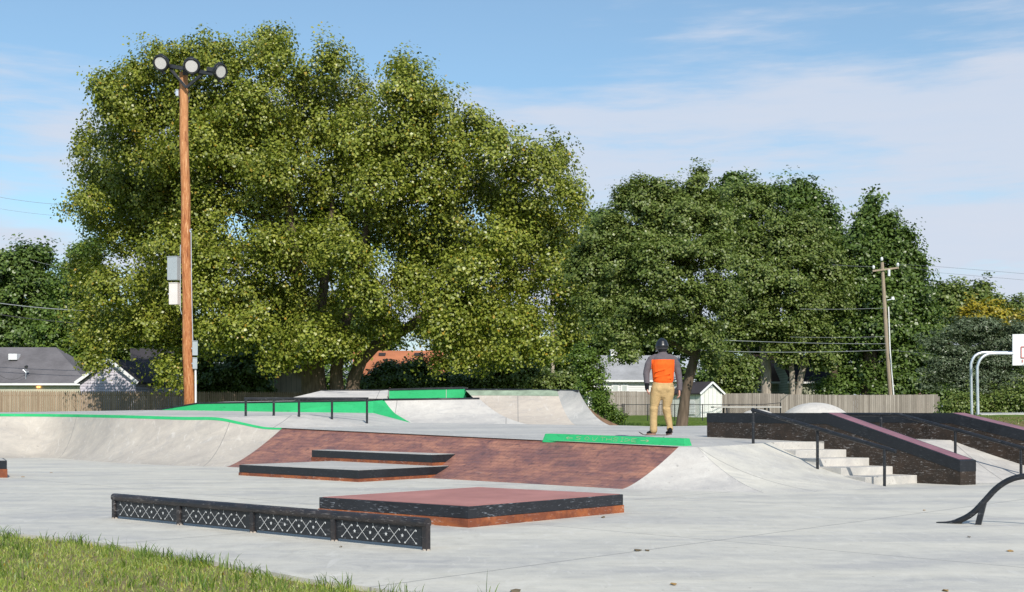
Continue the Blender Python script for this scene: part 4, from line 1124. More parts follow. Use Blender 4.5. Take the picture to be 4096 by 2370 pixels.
h8 = house('shaded_house', 'dark roofed house with small windows in shade behind grey fence', 3150, 3420, 100, 1532, 1425, M['siding_green'], M['roof_dark'], ridge_px=(3180, 3380), depth=10,
           windows=[(3180, 3210, 1540, 1568, M['glass']), (3252, 3272, 1543, 1565, M['glass'])])
h9 = house('pink_house', 'small pink walled house seen between trees right of utility pole', 3672, 3735, 120, 1523, 1500, M['siding_pink'], M['roof_grey'], depth=8, over=1, windows=[(3676, 3690, 1535, 1556, M['blind'])])

# white garden shed (three-quarter view)
Ys = 80.0
def sp_(px, py, Y): return A(px, py, Y)
sc0, scL, scR = A(2802, 1677, Ys), A(2702, 1677, Ys), A(2884, 1677, Ys)
zb_ = gz_(sc0.x, Ys) - .05
S0 = Vector((sc0.x, Ys, 0)); SL = Vector((A(2690, 0, Ys + 1.9).x, Ys + 1.9, 0)); SRr = Vector((A(2884, 0, Ys + .8).x, Ys + .8, 0))
zE = A(0, 1573, Ys).z; zP = A(0, 1534, Ys).z
gs = thing('garden_shed', 'white garden shed with dark gabled roof beside the leaning trunk', 'shed', Vector((S0.x, S0.y, zb_)))
zv = lambda p, z: Vector((p.x, p.y, z))
bkv = SL - S0
wl = MB(); wl.prism([zv(S0, zb_), zv(SRr, zb_), zv(SRr + bkv, zb_), zv(SL, zb_)], [zv(S0, zE), zv(SRr, zE), zv(SRr + bkv, zE), zv(SL, zE)]); wl.build('wall', M['shed_white'], gs)
pkm = lerp(S0, SRr, .5)
gbl = MB(); gbl.prism([zv(S0, zE), zv(SRr, zE), zv(pkm, zP)], [zv(S0 + bkv, zE), zv(SRr + bkv, zE), zv(pkm + bkv, zP)]); gbl.build('gable_wall', M['shed_white'], gs)
rfm = MB(); ov = (SRr - S0).normalized() * .18; fo = -bkv.normalized() * .15; thv = Vector((0, 0, .10))
for side_, p in ((-1, S0), (1, SRr)):
    e = zv(p + ov * side_ + fo, zE - .10); r_ = zv(pkm + fo, zP + .03); q = [e, r_, r_ + bkv * 1.1, e + bkv * 1.1]; rfm.prism(q, [v + thv for v in q])
rfm.build('roof', M['roof_dark'], gs)
fdir = (SRr - S0).normalized(); fn = Vector((fdir.y, -fdir.x, 0))
for side_, p in ((-1, S0), (1, SRr)):
    MB().bar(zv(p + ov * side_ + fo * 1.15, zE - .06), zv(pkm + fo * 1.15, zP + .07), .03, .13).build('bargeboard', M['trim'], gs)
for p in (S0 + fn * .02, SRr + fn * .02): MB().bar(zv(p, zb_), zv(p, zE), .09, .05, up=fdir).build('corner_trim', M['trim'], gs)
wlen = (SRr - S0).length
dm = MB(); d0, d1 = S0 + fdir * wlen * .18 + fn * .015, S0 + fdir * wlen * .82 + fn * .015
dm.prism([zv(d0, zb_ + .08), zv(d1, zb_ + .08), zv(d1, zb_ + .08) - fn * .02, zv(d0, zb_ + .08) - fn * .02], [zv(d0, zE - .1), zv(d1, zE - .1), zv(d1, zE - .1) - fn * .02, zv(d0, zE - .1) - fn * .02]); dm.build('door', M['shed_white'], gs)
sh_ = MB()
sdir = bkv.normalized(); sn = Vector((-sdir.y, sdir.x, 0)); 
if sn.y > 0: sn = -sn
for k_ in range(2):
    base = S0 + sdir * (.45 + k_ * .62) + sn * .02
    MB().prism([zv(base, zb_ + .25), zv(base + sdir * .5, zb_ + .25), zv(base + sdir * .5, zb_ + .25) + sn * .03, zv(base, zb_ + .25) + sn * .03], [zv(base, zb_ + 1.15), zv(base + sdir * .5, zb_ + 1.15), zv(base + sdir * .5, zb_ + 1.15) + sn * .03, zv(base, zb_ + 1.15) + sn * .03]).build('shutter', M['siding_white'], gs)
MB().bar(zv(pkm + fn * .02, zP - .30), zv(pkm + fn * .02, zP - .14), .22, .03, up=fn).build('gable_vent', M['box_grey'], gs)

# ---------------------------------------------------------------- utility poles and lines
YU = 93.0
ub, ut = A(3569, 1600, YU), A(3528, 1050, YU); ub.z = .9
up = thing('utility_pole', 'leaning weathered utility pole with crossarm behind the grey fence', 'utility pole', ub)
MB().tube([ub, lerp(ub, ut, .5) + Vector((-.05, 0, 0)), ut], [.20, .165, .13], 14).build('wooden_pole', M['grey_wood'], up, smooth='auto')
MB().bar(A(3490, 1085, YU - .2), A(3594, 1072, YU - .2), .11, .13).build('crossarm', M['grey_wood'], up)
for px, py in ((3494, 1070), (3591, 1060), (3527, 1037)):
    q = A(px, py + 8, YU - .2); MB().tube([q, q + Vector((0, 0, .08)), q + Vector((0, 0, .22)), q + Vector((0, 0, .30))], [.05, .11, .11, .05], 10).build('insulator', M['insul'], up, smooth='auto')
q = A(3556, 1095, YU - .3); MB().tube([q + Vector((0, 0, -.2)), q + Vector((0, 0, .3))], .10, 10).build('fuse_holder', M['insul'], up)
MB().tube([A(3548, 1202, YU - .1), A(3570, 1198, YU - .1)], .04, 6).build('lamp_arm', M['galv'], up)
MB().tube([A(3571, 1200, YU - .1), A(3571, 1188, YU - .1)], [.16, .10], 10).build('yard_lamp', M['insul'], up)
MB().tube([A(3554, 1228, YU - .2), A(3560, 1400, YU - .22), A(3576, 1600, YU - .25)], .05, 8).build('riser_conduit', M['white'], up, smooth='auto')
p2b, p2t = A(2213, 1600, 96), A(2206, 1000, 96); p2b.z = .9
u2_ = thing('utility_pole', 'thin pale weathered pole standing among foliage right of big tree', 'utility pole', p2b)
MB().tube([p2b, p2t], [.17, .13], 12).build('wooden_pole', simple('pale_old_pole', (.42, .35, .28), .8, .5, 2.), u2_, smooth='auto')
MB().bar(p2t + Vector((-.9, -.2, -.3)), p2t + Vector((.9, -.2, -.3)), .1, .12).build('crossarm', M['grey_wood'], u2_)
LG = 'overhead power lines'
def wire(label, pts, r, m=None, sag=.15, n=20):
    P = [A(*p) for p in pts]; mb = MB()
    allp = []
    for a, b_ in zip(P, P[1:]):
        for i in range(n):
            t_ = i / n; v = lerp(a, b_, t_); v.z -= sag * 4 * t_ * (1 - t_); allp.append(v)
    allp.append(P[-1]); mb.tube(allp, r, 5)
    o = mb.build('power_line', m or M['wire'], loc=P[0], fix=False); tag(o, label, 'power line', LG)
wire('upper thin line in the sky left of the big tree', [(-60, 778, 95), (300, 822, 93)], .014)
wire('lower thin line in the sky left of the big tree', [(-60, 825, 95), (320, 868, 93)], .010)
wire('thick pale cable crossing dark trees at far left', [(-80, 1203, 92), (420, 1247, 92)], .032)
wire('black cable crossing dark trees at far left below pale one', [(-80, 1247, 92), (420, 1300, 92)], .032, M['wire_dark'])
wire('faint line above the cables at far left', [(120, 1040, 96), (400, 1090, 96)], .010)
wire('bright cable through the tree crowns to the utility pole below crossarm', [(2560, 1338, 70), (3000, 1366, 75), (3545, 1376, 92.5)], .020, sag=.05)
wire('lower bright cable passing above the skateboarder to the utility pole', [(2700, 1395, 70), (3100, 1410, 78), (3548, 1401, 92.5)], .022, sag=.05)
wire('straight thin line meeting the pole above the bright cables', [(3160, 1349, 88), (3545, 1347, 92.5)], .012, sag=.05)
wire('line at mid height of the utility pole through dark tree', [(3200, 1237, 85), (3540, 1233, 92.5)], .014, sag=.05)
wire('top line on left side of the utility pole crossarm', [(3330, 1060, 88), (3494, 1068, 92.5)], .010, sag=.02)
wire('upper thin line in the sky right of the utility pole', [(3591, 1058, 92.7), (3760, 1068, 88), (4200, 1104, 80)], .010, sag=.0)
wire('lower thin line in the sky right of the utility pole', [(3591, 1062, 92.7), (3760, 1092, 88), (4200, 1130, 80)], .009, sag=.0)
wire('short low cable right of the utility pole', [(3566, 1402, 92.5), (3740, 1418, 88)], .016, sag=.0)
wire('thin service cable drooping to the aerial on grey roof', [(-60, 1440, 95), (103, 1497, 96.3)], .014, M['wire_dark'], sag=.9)

# ---------------------------------------------------------------- trees
def rand_unit(rs, n):
    v = rs.normal(size=(n, 3)); return v / np.linalg.norm(v, axis=1, keepdims=True)
def leaf_mesh(name, centers, sizes, normals, rs, aspect=.75):
    n = len(centers); N = normals / np.linalg.norm(normals, axis=1, keepdims=True)
    t = np.cross(N, rand_unit(rs, n)); t /= np.linalg.norm(t, axis=1, keepdims=True) + 1e-9
    b = np.cross(N, t); s = sizes[:, None]
    fold = N * s * .12
    V = np.empty((n, 4, 3)); V[:, 0] = centers - t * s * .5; V[:, 1] = centers - b * s * .5 * aspect + fold; V[:, 2] = centers + t * s * .5; V[:, 3] = centers + b * s * .5 * aspect + fold
    return np_mesh(name, V.reshape(-1, 3), np.arange(n * 4).reshape(-1, 4))
def foliage(lobes, Y, n_leaves, leaf, seed, clump=.75, per=34, aspect=.75, flat=.6, hollow=.55, droop=.25, back=.45, up=.7, sub=9, subr=.40, stray=.10):
    """lobes: (px, py, rx, ry[, dY]) outlines measured on the photograph.
    Each lobe carries boughs (flattened sub-masses), each bough carries clumps, each clump carries leaves."""
    rs = np.random.RandomState(seed); Cn = []; Sz = []; Nm = []
    area = np.array([l[2] * l[3] for l in lobes], float); frac = area / area.sum()
    for l, fr in zip(lobes, frac):
        dY = l[4] if len(l) > 4 else 0
        c = np.array(A(l[0], l[1], Y + dY)); sc = (Y + dY) / F
        rx, rz = l[2] * sc, l[3] * sc; ry = min(rx, rz * 1.3) * .9; R3 = np.array([rx, ry, rz])
        nc = max(4, int(n_leaves * fr / per)); ns = max(3, int(sub * rs.uniform(.8, 1.2)))
        d = rand_unit(rs, ns * 4); keep = (d[:, 1] < .15) | (rs.rand(len(d)) < back); d = d[keep]
        # spread the boughs apart
        sel = [d[0]]
        for q in d[1:]:
            if len(sel) >= ns: break
            if max(float(q @ p) for p in sel) < .80: sel.append(q)
        d = np.array(sel); rb = rs.uniform(hollow, 1.0 - subr * .55, len(d)) 
        bc = c + d * rb[:, None] * R3
        br = subr * rs.uniform(.75, 1.30, len(d))
        w = br ** 2; w /= w.sum()
        for k in range(len(d)):
            m = max(2, int(nc * w[k])); e = rand_unit(rs, m)
            e[:, 2] = np.where(e[:, 2] < -.55, -e[:, 2] * .6, e[:, 2])
            rr = rs.uniform(.45, 1.0, m) ** .6
            o = e * rr[:, None] * R3 * br[k] * np.array([1.05, 1.1, 1.05]) * rs.uniform(.8, 1.2, 3)
            o[:, 2] -= droop * (o[:, 0] ** 2 + o[:, 1] ** 2) / max(.2, rx * br[k] * 1.5)
            cc = bc[k] + o; st_ = rs.rand(m) < stray; cc[st_] += e[st_] * clump * .9
            sz = clump * rs.uniform(.45, 1.15, m)
            g_ = np.clip(rs.normal(size=(m, per, 3)), -1.7, 1.7) * sz[:, None, None] * np.array([.46, .42, .46 * flat])
            P = (cc[:, None, :] + g_).reshape(-1, 3)
            outw = np.repeat(e, per, 0) * .85 + d[k] * .45
            nrm = rs.normal(size=P.shape) * .50 + np.array([0, -.1, up]) + outw
            Cn.append(P); Nm.append(nrm); Sz.append(leaf * rs.uniform(.65, 1.3, len(P)))
    return np.concatenate(Cn), np.concatenate(Sz), np.concatenate(Nm), rs
def limb(mb, a, b, r0, r1, wob, rs, n=7):
    a, b = Vector(a), Vector(b); pts = []; L_ = (b - a).length
    o1 = Vector(rs.uniform(-1, 1, 3)) * wob * L_; o1.z = abs(o1.z) * .5
    for i in range(n + 1):
        t = i / n; pts.append(lerp(a, b, t) + o1 * math.sin(t * math.pi) + Vector(rs.uniform(-1, 1, 3)) * wob * L_ * .12 * (0 < i < n))
    mb.tube(pts, [r0 + (r1 - r0) * i / n for i in range(n + 1)], 9); return pts
def tree(name, label, Y, lobes, trunks, n_leaves, leaf, lm, bm_, seed, group=None, limbs=12, cat='tree', extra=None, **kw):
    """trunks: list of [(px,py,width_px), ...] polylines from ground upward"""
    rs = np.random.RandomState(seed + 100)
    b0_ = A(trunks[0][0][0], trunks[0][0][1], Y); base = Vector((b0_.x, Y, min(b0_.z, float(ground_z(b0_.x, Y)))))
    t = thing(name, label, cat, base, group)
    mb = MB(); tips = []
    for tr_ in trunks:
        pts = [A(px, py, Y + (i * .0)) for i, (px, py, w) in enumerate(tr_)]
        if tr_[0][1] > 1550: pts[0].z = min(pts[0].z, float(ground_z(pts[0].x, Y)) - .1)
        rad = [w * Y / F / 2 for _, _, w in tr_]
        pp = resample(pts, 12); rr = [float(np.interp(i / 12, np.linspace(0, 1, len(rad)), rad)) * (1 + .06 * math.sin(i * 2.3)) for i in range(13)]
        mb.tube(pp, rr, 12); tips.append((pp, rr))
    order = sorted(lobes, key=lambda l: -l[2] * l[3])[:limbs]
    for l in order:
        c = A(l[0], l[1], Y + (l[4] if len(l) > 4 else 0))
        pp, rr = min(tips, key=lambda q: min((p - c).length for p in q[0][5:]))
        k = min(range(5, 13), key=lambda i: (pp[i] - c).length + .6 * max(0, pp[i].z - c.z + 1))
        pts = limb(mb, pp[k], c, rr[k] * .55, rr[k] * .14, .07, rs)
        for _ in range(4):
            i = rs.randint(2, 7); e = pts[i] + Vector((rs.uniform(-1, 1) * l[2], rs.uniform(-.6, .3) * l[2], rs.uniform(-.3, 1) * l[3])) * (Y / F) * .75
            limb(mb, pts[i], e, rr[k] * .20, rr[k] * .04, .10, rs, 5)
    mb.build('trunk', bm_, t, smooth=True, fix=False)
    P, S, N, rs2 = foliage(lobes, Y, n_leaves, leaf, seed, **{k: v for k, v in kw.items() if k != 'aspect'}, aspect=kw.get('aspect', .75))
    link('crown', leaf_mesh('crown', P, S, N, rs2, kw.get('aspect', .75)), lm, t)
    return t
big_lobes = [
 (780,230,130,85), (640,300,150,110), (900,250,130,90), (1060,200,120,85), (1120,250,110,100), (540,330,110,100), (430,370,85,85), (460,450,110,70),
 (1310,290,110,95), (1240,370,120,100), (1420,380,130,110), (1590,300,95,85), (1620,390,150,120), (1750,440,110,110), (1880,520,130,110), (2000,590,120,100),
 (2190,620,80,95), (2120,700,140,120), (2250,820,100,120), (2290,780,65,80), (350,600,60,90), (400,700,110,120), (330,810,90,70), (480,560,110,100), (560,480,140,110), (700,420,160,120),
 (850,400,170,130), (1000,430,170,130), (1150,520,160,130), (1300,520,150,120), (1450,560,160,130), (1620,560,150,120), (1780,640,150,120), (1930,740,150,120), (2080,830,140,110),
 (620,620,160,120,-1), (800,600,170,130,-1), (970,640,160,130,-1), (1130,700,150,110,-1), (1320,700,140,110), (1490,740,150,110,-1), (1680,760,150,110,-1), (1820,860,140,100,-1), (2000,960,140,100,-1), (2200,950,140,110),
 (500,750,150,110), (660,800,150,110,-1), (840,830,160,110,-1.5), (1040,820,150,100), (1080,1000,150,110,-2), (1560,860,140,90,-1), (1640,960,120,80),
 (520,960,120,90), (400,880,80,60), (700,980,150,110,-2), (880,1020,150,100,-2), (1280,940,160,90,-2.5), (1400,1040,150,90,-2.5), (1750,1010,120,90), (1900,1080,150,100,-1), (2080,1120,140,110,-1), (2260,1080,130,120),
 (360,1080,110,90), (460,1160,140,100,-2), (640,1180,150,100,-2.5), (400,1250,140,90,-2), (560,1290,140,80,-3), (800,1180,150,110,-2), (960,1180,130,100,-2.5), (1000,1320,120,90,-3), (860,1340,130,90,-2), (700,1380,120,90,-3), (420,1370,120,70,-3), (690,1490,80,60,-3), (370,1440,50,40,-3),
 (1180,1180,120,100,-1), (1260,1280,120,80,-2), (1480,1180,130,90,-2.5), (1540,1290,110,70,-3), (1640,1120,100,70,-2), (1420,1360,90,60,-2), (1730,1190,110,80,-2), (1800,1320,130,80,-3), (1880,1240,140,90,-3), (1860,1410,130,60,-3.5), (2040,1260,140,100,-2), (2150,1380,110,80,-2), (2260,1240,110,110,-1), (2300,1370,70,80,-1), (1760,1440,50,35,-3.5), (2040,1440,90,60,-2.5), (1180,1400,100,60,-1.5),
]
rl = random.Random(77)
big_lobes = [(l[0] + rl.uniform(-18, 18), l[1] + rl.uniform(-14, 14), l[2] * .98, l[3] * .98, (l[4] if len(l) > 4 else 0) + rl.uniform(-2.6, 2.6)) for l in big_lobes]
big_lobes += [(1150, 900, 260, 230, 6), (1450, 950, 260, 240, 6), (760, 1000, 240, 230, 6), (1200, 1240, 300, 150, 6), (1750, 1050, 260, 220, 6), (1850, 1300, 240, 110, 5), (2100, 950, 200, 200, 5), (560, 800, 200, 200, 5), (1000, 600, 250, 180, 5), (1500, 620, 250, 160, 5), (620, 1240, 230, 120, 5), (760, 720, 240, 170, 5), (1180, 1405, 105, 50, -3.5), (1330, 1400, 90, 45, -3.5), (1265, 1340, 120, 65, -3.5), (1090, 1450, 70, 40, -3)]
big_lobes = [(l[0], l[1], l[2], l[3], (l[4] if len(l) > 4 else 0) + (3.5 if l[0] < 720 and l[1] > 550 else 0)) for l in big_lobes]
tree('big_tree', 'huge spreading yellow green tree with several trunks filling the left half', 75, big_lobes,
     [[(1260, 1600, 90), (1240, 1480, 78), (1215, 1300, 58), (1190, 1120, 44), (1150, 820, 26), (1080, 560, 12)],
      [(1275, 1600, 84), (1270, 1520, 62), (1265, 1380, 44), (1300, 1100, 30), (1330, 800, 16)],
      [(1355, 1600, 62), (1345, 1500, 52), (1360, 1380, 40), (1430, 1100, 30), (1480, 800, 18), (1500, 560, 10)],
      [(1395, 1600, 64), (1420, 1500, 52), (1480, 1400, 44), (1620, 1320, 32), (1780, 1180, 24), (1950, 950, 12)]],
     500000, .195, M['leaf_big'], M['bark'], 11, limbs=40, clump=.80, per=30, droop=.5, hollow=.40, flat=1.1, up=.36, sub=11, subr=.36, stray=.24)
# dead twigs showing at the left edge of the crown
GT = 'green trees behind the right half of the park'
mid_lobes = [(2500,790,50,60), (2560,745,45,45), (2640,755,60,50), (2540,840,90,80), (2650,830,110,80), (2760,830,100,90), (2800,715,32,50), (2775,775,60,55), (2860,800,45,50), (2560,930,150,110), (2700,900,150,120), (2850,880,120,110), (2420,960,110,110), (2360,1080,90,110), (2480,1080,150,120), (2640,1060,150,110,-1), (2800,1040,150,110,-1), (2420,1240,120,90), (2560,1220,140,90,-1), (2700,1200,150,90,-1.5), (2850,1180,130,90,-1), (2480,1350,90,60,-1), (2620,1320,100,60,-1), (2780,1330,110,70,-1), (2500,1430,60,30,-1.5), (2850,1440,40,50,-.5)]
tree('shade_tree', 'mid green tree with leaning dark trunk right behind the skateboarder', 45, mid_lobes,
     [[(2725, 1709, 48), (2735, 1640, 41), (2745, 1560, 38), (2768, 1470, 38), (2790, 1380, 34), (2795, 1280, 28), (2760, 1100, 20), (2720, 900, 9)], [(2785, 1420, 30), (2720, 1390, 24), (2620, 1330, 18), (2540, 1250, 8)]],
     150000, .105, M['leaf_mid'], M['bark'], 21, GT, limbs=16, clump=.42, per=30, hollow=.40, sub=10, subr=.34, stray=.14)
pale_lobes = [(3000,820,110,90), (3060,960,150,110), (2950,960,120,100), (3200,940,130,100), (3000,1100,150,110,-1), (3160,1100,150,110,-1), (3280,1060,110,110), (2960,1230,140,90,-1), (3110,1240,150,90,-1.5), (3260,1220,120,100,-1), (2900,1340,110,70,-1), (3080,1340,130,60,-1), (3250,1340,100,80,-1), (3130,1410,70,50,-1.5), (3290,1440,60,60,-1), (3350,1180,80,90)]
tree('shade_tree', 'olive green tree on three pale slender trunks behind the grey fence', 96, pale_lobes,
     [[(3062, 1600, 44), (3064, 1500, 42), (3060, 1420, 36), (3040, 1320, 26), (3030, 1150, 16), (3010, 980, 8)], [(3170, 1600, 22), (3168, 1500, 22), (3160, 1380, 15), (3140, 1150, 8)], [(3182, 1600, 30), (3205, 1500, 26), (3235, 1400, 20), (3240, 1250, 12), (3220, 1050, 6)], [(3056, 1500, 16), (3030, 1470, 14), (3000, 1420, 10), (2985, 1340, 6)]],
     125000, .22, M['leaf_mid'], M['bark_pale'], 22, GT, limbs=14, clump=.95, per=30, hollow=.42, sub=10, subr=.34, stray=.14)
tree('dark_tree', 'tall dark green tree with pointed tops right of the olive tree', 104,
     [(2935,745,50,45), (2900,820,70,70), (2990,800,50,50), (3110,785,60,40), (3195,765,26,48), (3250,800,40,40), (3170,850,100,80), (3290,880,50,55), (3320,980,60,70), (3270,1020,110,110), (3330,1090,60,80), (3000,1370,120,45), (3120,1380,90,45)],
     [[(3260, 1600, 60), (3270, 1400, 50), (3260, 1100, 36), (3220, 850, 14)]], 55000, .30, M['leaf_dark'], M['bark'], 23, GT, limbs=8, clump=1.1, per=28)
tree('dark_tree', 'tallest dark green tree behind the utility pole leaning left at its top', 98,
     [(3482,825,24,50), (3470,885,46,50), (3535,905,52,52), (3595,965,55,55), (3640,1050,50,60), (3460,980,75,80), (3550,1030,95,90), (3620,1110,80,80), (3420,1110,90,100), (3560,1190,140,110), (3400,1240,130,100), (3640,1260,110,110), (3500,1330,150,100), (3680,1360,70,90), (3380,1390,110,80), (3560,1450,130,60), (3440,1500,110,45)],
     [[(3480, 1600, 80), (3480, 1400, 64), (3490, 1150, 40), (3490, 900, 14)], [(3330, 1600, 40), (3340, 1450, 34), (3360, 1300, 20)]], 90000, .28, M['leaf_dark'], M['bark'], 24, GT, limbs=14, clump=1.1, per=28, up=.5)
tree('dark_tree', 'dark green tree filling the gap between big tree and shade tree', 114,
     [(2420,880,70,50), (2400,940,100,90), (2330,1050,110,110), (2440,1140,120,110), (2380,1270,120,100), (2300,1380,120,90), (2460,1380,110,80), (2600,1330,150,90), (2780,1330,150,90), (2240,1460,110,60), (2650,1400,120,45), (2820,1390,130,70), (2900,1470,60,60), (2120,1460,110,60)],
     [[(2420, 1600, 60), (2410, 1400, 44), (2400, 1100, 26)]], 80000, .30, M['leaf_dark'], M['bark'], 25, GT, limbs=10, clump=1.1, per=28)
tree('background_tree', 'dark tree behind the lilac gable and light pole', 122,
     [(480,1330,130,90), (620,1300,120,90), (740,1350,120,90), (880,1380,120,80), (520,1430,90,60), (660,1460,110,60), (980,1330,110,90), (1080,1400,120,80)],
     [[(640, 1600, 40), (640, 1400, 34), (660, 1300, 16)]], 50000, .36, M['leaf_dark'], M['bark'], 61, None, limbs=6, clump=1.3, per=28)
tree('background_tree', 'dark tree seen under the middle of the big crown behind the orange roof', 128,
     [(1200,1280,120,90), (1340,1260,120,90), (1480,1290,110,80), (1300,1390,140,70), (1480,1380,120,50), (1150,1380,110,80), (1850,1260,130,110), (1960,1330,130,100), (1760,1360,110,60), (2100,1320,120,100), (2060,1430,150,60), (1840,1440,120,50)],
     [[(1250, 1600, 40), (1250, 1400, 34), (1280, 1250, 16)], [(1950, 1600, 40), (1950, 1400, 34), (1950, 1250, 16)]], 75000, .36, M['leaf_dark'], M['bark'], 62, None, limbs=8, clump=1.3, per=28)
tree('dark_tree', 'dense dark leafy tree above the grey roof at the far left', 118,
     [(60,1090,110,100), (140,1040,70,60), (-60,1100,120,110), (180,1150,70,70), (100,1230,130,110), (210,1260,60,80), (-40,1290,130,110), (90,1360,150,80)],
     [[(60, 1600, 60), (60, 1400, 50), (80, 1150, 24)]], 60000, .34, M['leaf_dark'], M['bark'], 26, None, limbs=8, clump=1.3, per=28)
tree('light_tree', 'lighter green tree between the grey roof and the big tree', 112,
     [(350,1010,60,60), (320,1090,60,70), (270,1190,60,60), (230,1330,80,60), (310,1300,90,90), (240,1400,90,60), (330,1420,80,60)],
     [[(300, 1600, 30), (300, 1400, 24), (310, 1150, 12)]], 36000, .30, M['leaf_light'], M['bark_pale'], 27, None, limbs=6, clump=1.1, per=28)
tree('background_tree', 'green tree with upright twigs in background right of the utility pole', 125,
     [(3790,1180,60,50), (3760,1240,90,70), (3860,1220,100,60), (3920,1180,50,45), (3970,1240,70,50), (4060,1260,90,55), (4000,1300,120,70), (3740,1330,80,90), (4120,1290,90,60)],
     [[(3860, 1600, 40), (3860, 1400, 34), (3860, 1250, 16)]], 50000, .34, M['leaf_mid'], M['bark'], 28, None, limbs=8, clump=1.2, per=28)
tree('yellow_tree', 'small tree turning bright yellow above the grey green pine', 100,
     [(3890,1250,45,28), (3950,1260,55,30), (3990,1290,50,25), (3900,1290,60,35), (4070,1300,50,35)],
     [[(3940, 1600, 24), (3940, 1400, 20), (3940, 1290, 10)]], 12000, .26, M['leaf_yellow'], M['bark'], 29, None, limbs=5, clump=.8, per=24)
tree('pine_tree', 'bushy grey green pine with layered boughs behind the basketball poles', 66,
     [(3900,1300,110,28), (4000,1320,130,30), (3880,1350,130,26), (4020,1375,130,28), (3740,1370,70,18), (3790,1400,110,22), (3930,1420,130,26), (3830,1450,120,24), (4030,1450,110,28), (3760,1480,90,20), (3900,1490,130,26), (3990,1520,120,26), (3830,1530,90,22), (3740,1520,50,16), (3900,1560,100,22), (4060,1560,110,26), (3725,1550,40,12), (4120,1400,90,120), (3960,1470,120,150,1.5)],
     [[(3960, 1660, 34), (3966, 1610, 28), (3985, 1540, 26), (3980, 1450, 18), (3960, 1330, 8)]], 95000, .17, M['needle'], M['bark'], 30, None, limbs=17, clump=.55, per=36, aspect=.32, flat=.45, droop=-.12, up=.9)
tree('sapling', 'young bright green sapling beside the tall quarter pipe', 38,
     [(2365,1430,45,55), (2345,1490,50,50), (2385,1510,45,50), (2350,1560,55,50), (2405,1580,45,50), (2390,1635,45,40), (2450,1650,28,30), (2325,1430,45,60)],
     [[(2420, 1690, 14), (2415, 1600, 11), (2400, 1480, 8), (2395, 1420, 4)]], 11000, .075, M['leaf_light'], M['bark'], 31, None, limbs=6, clump=.26, per=24, hollow=.2)
def shrub(label, Y, lobes, n, leaf, m, seed, group=None, nm='shrub', **kw):
    P, S, N, r2 = foliage(lobes, Y, n, leaf, seed, **kw)
    c = A(lobes[0][0], lobes[0][1], Y); t = thing(nm, label, 'shrub', (c.x, Y, float(ground_z(c.x, Y))), group)
    link('foliage', leaf_mesh('foliage', P, S, N, r2), m, t)
    mb = MB(); rs_ = np.random.RandomState(seed)
    for l in lobes[:5]:
        e = A(l[0], l[1], Y); limb(mb, Vector((lerp(c.x, e.x, .6), Y, float(ground_z(c.x, Y)) - .05)), e, .05, .015, .05, rs_, 5)
    mb.build('stem', M['bark'], t, smooth=True, fix=False)
SG = 'shrubs along the back fences'
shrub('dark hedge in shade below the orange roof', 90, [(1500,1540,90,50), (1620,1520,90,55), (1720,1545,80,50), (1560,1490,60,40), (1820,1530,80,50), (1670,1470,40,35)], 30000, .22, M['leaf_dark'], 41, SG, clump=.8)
shrub('green bushes behind the black coping of tall quarter pipe', 88, [(1960,1530,90,50), (2080,1510,90,60), (2180,1540,70,45), (1900,1560,90,40), (2260,1540,60,60), (2020,1580,120,30), (2000,1470,70,40)], 30000, .20, M['leaf_mid'], 42, SG, clump=.8)
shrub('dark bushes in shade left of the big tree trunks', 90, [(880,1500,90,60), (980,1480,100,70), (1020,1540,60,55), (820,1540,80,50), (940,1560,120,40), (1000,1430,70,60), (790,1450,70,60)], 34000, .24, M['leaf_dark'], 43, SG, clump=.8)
shrub('leafy bushes at foot of the pine near the basketball poles', 64, [(3825,1632,50,28), (3870,1622,60,40), (4040,1615,90,50), (3800,1645,30,18), (3930,1650,60,22), (4110,1600,60,60)], 26000, .13, M['leaf_mid'], 44, SG, clump=.6)
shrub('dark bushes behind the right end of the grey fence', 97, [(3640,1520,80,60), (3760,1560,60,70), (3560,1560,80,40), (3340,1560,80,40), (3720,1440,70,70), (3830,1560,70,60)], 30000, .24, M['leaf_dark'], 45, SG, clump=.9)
shrub('bright green bush beside the white shed roof', 92, [(2900,1560,55,35), (2960,1530,60,45), (2910,1500,50,40), (2980,1470,50,40), (2870,1450,50,50)], 16000, .22, M['leaf_mid'], 46, SG, clump=.8)
shrub('weedy bush on the earth slope at the end of tall quarter pipe', 36, [(2420,1640,35,28), (2450,1665,30,20), (2390,1600,30,30), (2480,1680,22,14)], 6000, .06, M['leaf_light'], 47, None, clump=.22, hollow=.1)
# distant woods closing the horizon
far = []
rsf = np.random.RandomState(5)
fl_ = [(x + rsf.uniform(-30, 30), 1540 + rsf.uniform(-25, 20), 110, 75 + rsf.uniform(0, 40)) for x in range(-500, 4700, 90)]
P, S, N, r2 = foliage(fl_, 170, 120000, .55, 55, clump=2.0, per=28)
o = link('distant_woods', leaf_mesh('distant_woods', P, S, N, r2), M['leaf_dark'], loc=(0, 170, 0)); tag(o, 'dark distant woods closing the view under the crowns', 'woods', kind='stuff')

